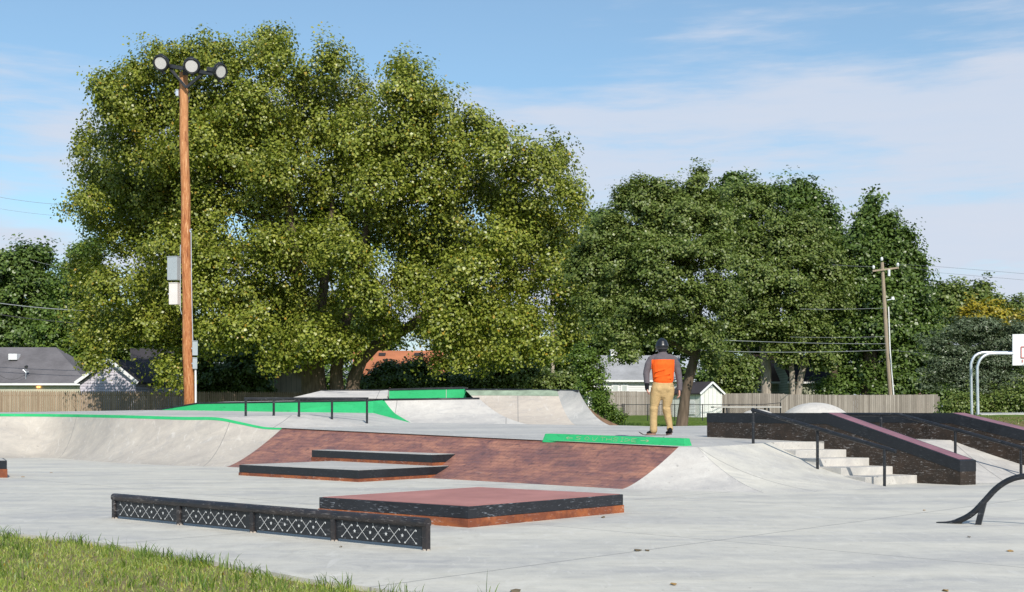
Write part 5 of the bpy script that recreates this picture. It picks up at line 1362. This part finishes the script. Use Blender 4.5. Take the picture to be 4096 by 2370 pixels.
# ---------------------------------------------------------------- grass
def blades(name, xs, ys, zs, h, w, m, seed, lean=.5, kind='stuff', label=None):
    rs = np.random.RandomState(seed); n = len(xs)
    az = rs.uniform(0, 2 * np.pi, n); la = rs.uniform(.1, lean, n) * h
    dx, dy = np.cos(az) * la, np.sin(az) * la
    fa = rs.uniform(0, 2 * np.pi, n); wx, wy = np.cos(fa) * w / 2, np.sin(fa) * w / 2
    V = np.empty((n, 7, 3)); T = [0, .4, .75, 1.0]; Wd = [1, .85, .55]
    for k in range(3):
        cx = xs + dx * T[k] ** 2; cy = ys + dy * T[k] ** 2; cz = zs + h * (T[k] - .25 * T[k] ** 3 * (la / np.maximum(h, 1e-4)))
        V[:, 2*k, 0] = cx - wx * Wd[k]; V[:, 2*k, 1] = cy - wy * Wd[k]; V[:, 2*k, 2] = cz
        V[:, 2*k+1, 0] = cx + wx * Wd[k]; V[:, 2*k+1, 1] = cy + wy * Wd[k]; V[:, 2*k+1, 2] = cz
    V[:, 6, 0] = xs + dx; V[:, 6, 1] = ys + dy; V[:, 6, 2] = zs + h * (1 - .25 * la / np.maximum(h, 1e-4))
    b = (np.arange(n) * 7)[:, None]
    Fq = np.concatenate([b + np.array([0, 1, 3, 2]), b + np.array([2, 3, 5, 4]), b + np.array([4, 5, 6, 6])], 0)
    Fq3 = Fq[2 * n:, :3]
    me = bpy.data.meshes.new(name); me.vertices.add(n * 7); me.vertices.foreach_set('co', V.reshape(-1).astype(np.float32))
    q = Fq[:2 * n].ravel(); t3 = Fq3.ravel(); li = np.concatenate([q, t3]).astype(np.int32)
    me.loops.add(len(li)); me.loops.foreach_set('vertex_index', li)
    ls = np.concatenate([np.arange(0, len(q), 4), len(q) + np.arange(0, len(t3), 3)]).astype(np.int32)
    me.polygons.add(len(ls)); me.polygons.foreach_set('loop_start', ls); me.update(calc_edges=True)
    o = link(name, me, m); tag(o, label, 'grass', kind=kind); return o
ex = np.array([p.x for p in es]); ey = np.array([p.y for p in es])
def edge_y(x): return np.interp(x, ex, ey)         # front edge of the slab
rs = np.random.RandomState(8)
n = 80000
xs = rs.uniform(-6.2, .2, n); ys = rs.uniform(7.0, 13.2, n)
dist = edge_y(xs) - ys
dens = np.clip(.55 + dist * 1.6, 0, 1)
pn = .5 + .5 * np.sin(xs * 3.1 + np.sin(ys * 2.3) * 1.3) * np.cos(ys * 2.7 + xs)
keep = (dist > .02) & (rs.rand(n) < dens * (.55 + .45 * pn)) & (np.abs(xs) < ys * .46 + .3)
xs, ys = xs[keep], ys[keep]; pn = pn[keep]; dd_ = dist[keep]
pn = pn * np.clip(.4 + 1.2 * np.abs(np.sin(xs * 7.3 + ys * 4.1) * np.cos(ys * 6.1 - xs * 2.2)), 0, 1.3)
hh = .86 * (.020 + .030 * rs.rand(len(xs)) + .016 * pn) * (1 + .5 * np.exp(-((dd_ - .25) / .2) ** 2))
blades('grass', xs, ys, np.full(len(xs), -.035), hh, rs.uniform(.004, .0105, len(xs)) * (.7 + .6 * rs.rand(len(xs)) ** 3), M['grass_blade'], 9, 1.3, label='short bright green grass in the lower left foreground')
# taller weeds along the slab edge
ncl = 90; cx = rs.uniform(-5.2, -.7, ncl); cy = edge_y(cx) - rs.uniform(.03, 1.9, ncl) ** 1.4 * .8 - .03
extra = [(-.62, edge_y(-.62) - .13), (-1.12, edge_y(-1.12) - .05), (-2.75, edge_y(-2.75) - .1), (-3.0, edge_y(-3.) - .15), (-2.35, edge_y(-2.35) - .1), (-3.9, edge_y(-3.9) - .1)]
cx = np.concatenate([cx, [e[0] for e in extra], [e[0] for e in extra]]); cy = np.concatenate([cy, [e[1] for e in extra], [e[1] for e in extra]])
k = 13; X_ = np.repeat(cx, k) + rs.normal(0, .04, len(cx) * k); Y_ = np.repeat(cy, k) + rs.normal(0, .03, len(cx) * k)
blades('tall_grass', X_, Y_, np.full(len(X_), -.03), rs.uniform(.05, .14, len(X_)), rs.uniform(.006, .011, len(X_)), M['leaf_light'], 12, 1.0, label='taller coarse weeds rooted along the edge of the concrete')
tw = A(1946, 2370, 1); bx = (1946 - 2048) / F * 7.55
xs2 = np.array([bx - .02, bx, bx + .015, bx + .05, bx - .05]); ys2 = np.full(5, 7.50)
o = blades('weed_tuft', xs2, ys2, np.full(5, -.03), np.array([.13, .22, .10, .12, .08]), np.full(5, .008), M['leaf_light'], 14, .5, kind=None, label='lone thin weed tuft at the bottom centre edge')
o['category'] = 'weed'
# rough lawn behind the park
n = 26000; xs = rs.uniform(2.2, 14, n); ys = rs.uniform(31, 60, n); 
blades('lawn_grass', xs, ys, ground_z(xs, ys) - .01, rs.uniform(.02, .06, n), rs.uniform(.01, .03, n), M['leaf_light'], 15, .9, label='mown lawn grass behind the upper deck')
n = 500; xs = rs.normal((2600 - 2048) / F * 33 - .4, .22, n); ys = rs.uniform(30.5, 32, n)
o = blades('weed_clump', xs, ys, ground_z(xs, ys) - .02, rs.uniform(.06, .22, n), rs.uniform(.006, .014, n), M['leaf_light'], 16, .9, label='clump of weeds at the far edge of the upper deck')
n = 400; c_ = A(215, 1655, 34.5); xs = rs.normal(c_.x, .45, n); ys = rs.uniform(34, 35, n)
o = blades('weed_clump', xs, ys, np.full(n, 1.0), rs.uniform(.10, .22, n), rs.uniform(.006, .014, n), M['leaf_light'], 17, .9, label='clump of weeds in front of the tan picket fence at left')
n = 9000; xs = rs.uniform(9.3, 16, n); ys = rs.uniform(27, 42, n); kk2 = rs.rand(n) < .35 + .5 * (xs / ys > .44); xs, ys = xs[kk2], ys[kk2]
blades('slope_grass', xs, ys, ground_z(xs, ys) - .01, rs.uniform(.02, .08, len(xs)), rs.uniform(.008, .02, len(xs)), M['leaf_light'], 18, .9, label='patchy grass on the bare slope at the right edge')

# ---------------------------------------------------------------- fallen leaves and debris
leafc = simple('dry_leaf', (.38, .23, .08), .8, .3); leafd = simple('dark_dry_leaf', (.16, .12, .07), .8, .3)
lab = [((2550, 2204), .045, leafd, 'dark flat dead leaf cluster on floor right of the grind bench'), ((2590, 2205), .028, leafd, 'small dark leaf touching the dead leaf cluster'),
       ((4040, 2207), .035, leafc, 'orange brown leaf near the right edge of the floor'), ((3877, 2151), .022, leafd, 'tiny dark leaf below the arched rail foot'),
       ((3697, 2044), .022, leafc, 'tiny tan leaf left of the arched rail foot'), ((2412, 2072), .03, leafd, 'tan leaf right of the pink pad'), ((2694, 2341), .028, leafc, 'small orange leaf near the bottom edge'),
       ((3782, 2366), .03, leafc, 'brown leaf at the bottom right edge'), ((1363, 2190), .02, leafd, 'tiny leaf in front of the grind bench'), ((205, 1893), .03, leafc, 'leaf on the floor right of the left ledge end'),
       ((92, 1910), .04, leafc, 'yellow leaf beside the left ledge end'), ((2060, 2368), .055, leafd, 'greenish dark leaf patch at the bottom centre edge'), ((2050, 1770), .03, leafc, 'tiny leaf on brick crest')]
for k, ((px, py), r, m, lb_) in enumerate(lab[:-1]):
    c = W(px, py); r *= .72; rr = random.Random(k); mb = MB(); N = 9
    ring_ = [Vector((c.x + r * math.cos(2*math.pi*i/N) * rr.uniform(.7, 1.25), c.y + r * 1.6 * math.sin(2*math.pi*i/N) * rr.uniform(.6, 1.2), .004 + rr.uniform(0, .012))) for i in range(N)]
    mb.prism([p - Vector((0, 0, .003)) for p in ring_], ring_)
    tag(mb.build('fallen_leaf', m, loc=Vector((c.x, c.y, 0))), lb_, 'leaf', 'fallen leaves on the concrete')

# ---------------------------------------------------------------- skateboarder
PF = Dk(2622, 1761); Yq = PF.y; ks = Yq / F
def pp(zx, zy, dy=0.): return A(2500 + zx / 3.39, 1350 + zy / 3.39, Yq) + Vector((0, dy, 0))     # coordinates of the enlarged crop
zz0 = PF.z
sb = thing('skateboard', 'worn skateboard under the feet of the rider pointing left', 'skateboard', PF)
def bpt(zx, dy, z): v = pp(zx, 0, dy); v.z = z; return v
zd = zz0 + .095
dk = MB(); n = 16; x0, x1 = 195, 640; up_, dn_ = [], []
for i in range(n + 1):
    t_ = i / n; zx = lerp(x0, x1, t_); k_ = abs(t_ - .5) * 2; z = zd + .055 * max(0, (k_ - .66) / .34) ** 1.4; w_ = .10 * (1 - max(0, (k_ - .80) / .20) ** 2.2 * .85)
    dyy = -.18 * (t_ - .5)
    for s_ in (-1, 1):
        dk.v.append(tuple(bpt(zx, dyy + s_ * w_, z))); dk.v.append(tuple(bpt(zx, dyy + s_ * w_, z - .012)))
for i in range(n):
    a_ = i * 4; b2 = a_ + 4
    dk.f += [(a_, b2, b2 + 2, a_ + 2), (a_ + 1, a_ + 3, b2 + 3, b2 + 1), (a_, a_ + 1, b2 + 1, b2), (a_ + 2, b2 + 2, b2 + 3, a_ + 3)]
dk.f += [(0, 2, 3, 1), (n*4, n*4+1, n*4+3, n*4+2)]
dk.build('deck', simple('grip_tape_and_wood', (.10, .07, .06), .8, .4), sb)
for f in (.24, .76):
    zx = lerp(x0, x1, f); dyy = -.18 * (f - .5)
    tr = MB().bar(bpt(zx, dyy - .07, zz0 + .045), bpt(zx, dyy + .07, zz0 + .045), .03, .03).build('truck', M['galv'], sb)
    for s_ in (-1, 1): MB().tube([bpt(zx, dyy + s_ * .06, zz0 + .027), bpt(zx, dyy + s_ * .10, zz0 + .027)], .027, 12).build('wheel', M['box_grey'], tr)

def skin_solid(name, tubes, vox, m, parent, smooth_it=6, n=16, mats=None, keep=None):
    mb = MB()
    for pts, rad in tubes:
        # dome the ends
        P = [Vector(p) for p in pts]; Rr = [r if hasattr(r, '__len__') else (r, r) for r in rad]
        d0 = (P[0] - P[1]).normalized(); d1 = (P[-1] - P[-2]).normalized()
        e0 = [(P[0] + d0 * max(Rr[0]) * .8, .25), (P[0] + d0 * max(Rr[0]) * .5, .75)]; e1 = [(P[-1] + d1 * max(Rr[-1]) * .5, .75), (P[-1] + d1 * max(Rr[-1]) * .8, .25)]
        PP = [q for q, _ in e0] + P + [q for q, _ in e1]
        RR = [(Rr[0][0] * f, Rr[0][1] * f) for _, f in e0] + Rr + [(Rr[-1][0] * f, Rr[-1][1] * f) for _, f in e1]
        mb.tube(PP, RR, n)
    me = bpy.data.meshes.new(name + '_raw'); me.from_pydata(mb.v, [], mb.f)
    bm = bmesh.new(); bm.from_mesh(me); bmesh.ops.recalc_face_normals(bm, faces=bm.faces); bm.to_mesh(me); bm.free()
    o = bpy.data.objects.new(name + '_raw', me); C.objects.link(o)
    md = o.modifiers.new('r', 'REMESH'); md.mode = 'VOXEL'; md.voxel_size = vox
    sm = o.modifiers.new('s', 'SMOOTH'); sm.iterations = smooth_it; sm.factor = .5
    dg = bpy.context.evaluated_depsgraph_get(); ev = o.evaluated_get(dg)
    new = bpy.data.meshes.new_from_object(ev); new.name = name
    C.objects.unlink(o); bpy.data.objects.remove(o); bpy.data.meshes.remove(me)
    new.materials.clear()
    return link(name, new, m, parent, smooth=True)
def fabric(name, col, wr=.25, bs=18):
    m, t, b = mat(name, .9, .15); g = G(t); v = g.coord()
    n = g.noise(v, 9, 5, .6, .8)
    g.l(g.mix(g.rng(n, .3, .7), [x * .86 for x in col], [min(1, x * 1.12) for x in col]), b.inputs['Base Color'])
    g.bump(g.math('ADD', g.noise(g.coord((1, 1, 2.2)), bs, 3, .5, 1.), g.math('MULTIPLY', g.noise(v, 160, 2), .3)), b, wr, .02); return m
skin_m = simple('skin', (.58, .30, .22), .5, .08, 9)
person = thing('person', 'skateboarder seen from behind in orange and grey jacket, khaki trousers, black helmet', 'person', Vector((PF.x, PF.y, zd)))
# joints (enlarged-crop pixels)
hd = pp(505, 118); nk = pp(508, 205); chest = pp(512, 330); waist = pp(515, 560); hips = pp(510, 670)
shL, shR = pp(335, 300), pp(678, 305); elL, elR = pp(282, 480, -.02), pp(728, 500, .0); wrL, wrR = pp(296, 650, -.06), pp(735, 712, -.02)
hipL, hipR = pp(432, 680), pp(588, 680); knL, knR = pp(396, 960, .03), pp(560, 970, .02); anL, anR = pp(382, 1282, .02), pp(606, 1268, -.02)
s1_ = ks / 3.39
body = [([pp(500, 150, .02), nk, chest, waist, hips], [(.055, .055), (.055, .06), (.16, .10), (.15, .09), (.15, .10)]),
        ([pp(500, 60, .0), pp(500, 90, .0), pp(498, 130, .01), pp(496, 165, .03)], [(.055, .07), (.078, .095), (.075, .09), (.05, .065)]),
        ([shL, elL, wrL], [.038, .034, .027]), ([shR, elR, wrR], [.038, .034, .027]),
        ([pp(370, 300), pp(508, 290), pp(640, 303)], [.04, .06, .04]),
        ([hipL, knL, anL], [.075, .052, .038]), ([hipR, knR, anR], [.075, .052, .038]),
        ([pp(456, 150, .06), pp(452, 140, .08)], [.010, .009])]
# ears, nose (head turned a little to the left)
body += [([pp(563, 150, .0), pp(566, 170, .0)], [(.010, .018), (.008, .012)]), ([pp(440, 148, .06), pp(430, 158, .075)], [.016, .012])]
def hand(w, el, curl, side, spread_dir):
    """palm then four fingers and a thumb; w = wrist, direction continues the forearm"""
    d = (w - el).normalized(); d = (d + Vector((0, -.05, -.35))).normalized()
    acr = Vector((0, 1, 0)); acr = (acr - d * acr.dot(d)).normalized()       # across the palm (front-back)
    nrm = d.cross(acr).normalized() * side                                    # palm normal towards the body
    pc0 = w + d * .02; pc1 = w + d * .075
    out = [([w - d * .02, pc0, pc1], [(.022, .028), (.018, .036), (.014, .040)])]
    for i, (o, l) in enumerate(((.030, .066), (.010, .074), (-.010, .070), (-.028, .054))):
        b0_ = pc1 + acr * o; c_ = curl * (1 + .22 * i)
        d1 = (d + nrm * c_ * .45 + acr * o * 1.5).normalized(); d2 = (d + nrm * c_ * 1.1).normalized(); d3 = (d * .7 + nrm * c_ * 1.7).normalized()
        p1_ = b0_ + d1 * l * .45; p2_ = p1_ + d2 * l * .32; p3_ = p2_ + d3 * l * .23
        out.append(([b0_ - d1 * .01, p1_, p2_, p3_], [.0098, .0090, .0083, .0072]))
    tb = pc0 + acr * .034; td = (d * .6 + acr * .75 + nrm * .35).normalized()
    t1_ = tb + td * .034; out.append(([tb - td * .012, t1_, t1_ + (td * .5 + d * .8).normalized() * .030], [.013, .0105, .0085]))
    return out
body += hand(pp(293, 672, -.065), elL, .55, 1, 0)
body += hand(pp(733, 728, -.03), elR, .75, -1, 0)
bo = skin_solid('body', body, .0055, skin_m, person, 2, 14)
# trousers with folds at the knee and stacked hems
tr_ = simple('x', (1, 1, 1)) ; khaki = fabric('khaki_twill', (.50, .345, .165), .45, 14); bpy.data.materials.remove(tr_)
lw = 1 / 3.39 * ks
pants = [([pp(512, 585), pp(512, 630), pp(511, 690), pp(511, 735)], [(.160, .105), (.188, .120), (.196, .130), (.185, .120)]),
         ([pp(432, 690, -.01), pp(420, 780), pp(405, 880, .01), pp(396, 945, .02), pp(392, 968, .01), pp(390, 1020, .02), pp(387, 1120, .02), pp(388, 1220, .01), pp(387, 1266, .0)], [(.106, .120), (.104, .108), (.088, .092), (.071, .080), (.077, .086), (.070, .078), (.066, .074), (.066, .074), (.070, .080)]),
         ([pp(592, 690, -.01), pp(588, 780), pp(572, 880, .01), pp(560, 950, .02), pp(562, 975, .01), pp(576, 1040, .02), pp(596, 1140, .01), pp(607, 1212, -.01), pp(607, 1236, -.01), pp(606, 1258, -.02)], [(.104, .120), (.100, .108), (.084, .092), (.069, .080), (.076, .086), (.068, .076), (.060, .070), (.052, .062), (.059, .068), (.052, .062)]),
         ([pp(440, 705, -.055), pp(470, 690, -.06)], [.085, .075]), ([pp(585, 705, -.055), pp(555, 690, -.06)], [.085, .075]),
         ([pp(360, 935, -.03), pp(430, 965, -.045)], [.020, .016]), ([pp(590, 930, -.04), pp(520, 965, -.04)], [.018, .020]), ([pp(365, 1245, -.05), pp(420, 1235, -.05)], [.018, .014]), ([pp(570, 1225, -.045), pp(630, 1215, -.045)], [.016, .016])]
pan_o = skin_solid('trousers', pants, .009, khaki, person, 5, 18)
# back pocket seams
pk = MB(); pk.bar(pp(610, 640, -.150), pp(655, 640, -.118), .006, .010); pk.build('pocket_seam', simple('dark_seam', (.22, .15, .08), .9), pan_o)  # one dark brown bar across the pocket
# jacket
grey_f = fabric('grey_fleece', (.125, .108, .118), .3, 20); orange_f = fabric('orange_fleece', (.90, .125, .018), .3, 16)
jk = [([pp(508, 222, .01), pp(508, 252, .0), pp(510, 300, -.01), pp(512, 380, -.025), pp(513, 460, -.02), pp(515, 530, -.015), pp(517, 590, -.01)],
       [(.085, .080), (.145, .100), (.195, .120), (.200, .130), (.196, .125), (.190, .120), (.184, .122)]),
      ([pp(505, 188, .01), pp(508, 232, .005)], [(.058, .066), (.075, .078)]),
      ([pp(420, 268), pp(358, 300), pp(318, 370), pp(294, 460, -.01), pp(287, 500, -.02), pp(290, 570, -.04), pp(295, 628, -.055)], [.060, .070, .066, .060, .058, .050, .048]),
      ([pp(600, 268), pp(656, 302), pp(696, 370), pp(718, 460), pp(727, 510, -.0), pp(738, 600, -.01), pp(741, 690, -.02)], [.060, .070, .066, .060, .058, .052, .045]),
      ([pp(288, 585, -.04), pp(294, 600, -.05)], [.054, .054]), ([pp(740, 700, -.02), pp(741, 712, -.02)], [.048, .046]),
      ([pp(400, 470, -.13), pp(520, 440, -.155)], [.012, .014]), ([pp(400, 540, -.11), pp(600, 500, -.14)], [.014, .012]), ([pp(430, 575, -.10), pp(610, 560, -.12)], [.014, .014]),]
jo = skin_solid('jacket', jk, .008, [grey_f, orange_f], person, 4, 18)
org = ROOT[person.name]
xl, xr = pp(356, 0).x - org.x, pp(664, 0).x - org.x; ztp = pp(0, 303).z - org.z
vv_ = jo.data
for p in vv_.polygons:
    c = p.center
    if xl < c.x < xr and c.z < ztp - .02 * abs((c.x - (xl + xr) / 2)) and abs(c.y) < .20: p.material_index = 1
# collar
# helmet
hm, tt_, bb_ = mat('black_helmet_shell', .32, .5); bb_.inputs['Base Color'].default_value = (.014, .016, .020, 1)
hl = skin_solid('helmet', [([pp(502, 95, .01), pp(502, 118, .012), pp(503, 138, .012)], [(.112, .128), (.120, .138), (.112, .130)]), ([pp(502, 70, .01), pp(502, 95, .01)], [(.085, .10), (.112, .128)])], .008, hm, person, 8, 24)
MB().tube([pp(521, 112, -.16), pp(521, 112, -.110)], .0095, 10).build('vent_hole', M['wire_dark'], hl)
ed = MB(); N = 24; cc = pp(503, 158, .012)
ed.tube([cc + Vector((math.cos(2*math.pi*k/N) * .108, math.sin(2*math.pi*k/N) * .126, .006)) for k in range(N + 1)], .008, 6, cap=False); ed.build('helmet_edge', M['wire_dark'], hl, fix=False)
stp = MB(); stp.tube([pp(450, 160, -.02), pp(438, 178, .03), pp(425, 190, .07)], .007, 6); stp.build('chin_strap', M['white'], hl)
# wrist guard, shoes, watch-side cuff
skin_solid('wrist_guard', [([pp(293, 632, -.055), pp(292, 665, -.065), pp(292, 705, -.072)], [(.046, .050), (.040, .044), (.034, .042)])], .006, fabric('black_nylon', (.012, .012, .014), .3), person, 3)
shoe_m = fabric('black_suede', (.012, .012, .013), .2); sole = simple('gum_sole', (.45, .26, .20), .7)
def shoe(heel, toe, wd=.045):
    h0, t0 = Vector(heel), Vector(toe); h0.z = t0.z = zd
    u_ = Vector((0, 0, 1))
    o = skin_solid('shoe', [([h0 + u_ * .045, lerp(h0, t0, .45) + u_ * .042, t0 + u_ * .034], [(wd * .85, .042), (wd, .038), (wd * .9, .026)]), ([h0 + u_ * .05, h0 + u_ * .10 + (t0 - h0) * .05], [(.042, .045), (.038, .04)])], .006, shoe_m, person, 3)
    d = (t0 - h0).normalized(); r_ = Vector((d.y, -d.x, 0)); pr_ = []
    for k in range(16):
        a_ = 2 * math.pi * k / 16; pr_.append(lerp(h0, t0, .5) + d * math.cos(a_) * ((t0 - h0).length / 2 + .04) + r_ * math.sin(a_) * wd * 1.02)
    MB().prism([p + u_ * .001 for p in pr_], [p + u_ * .018 for p in pr_]).build('sole', sole, o)
shoe(pp(388, 0, .0), pp(318, 0, .01)); shoe(pp(606, 0, -.06), pp(592, 0, .13))

bpy.context.view_layer.update()
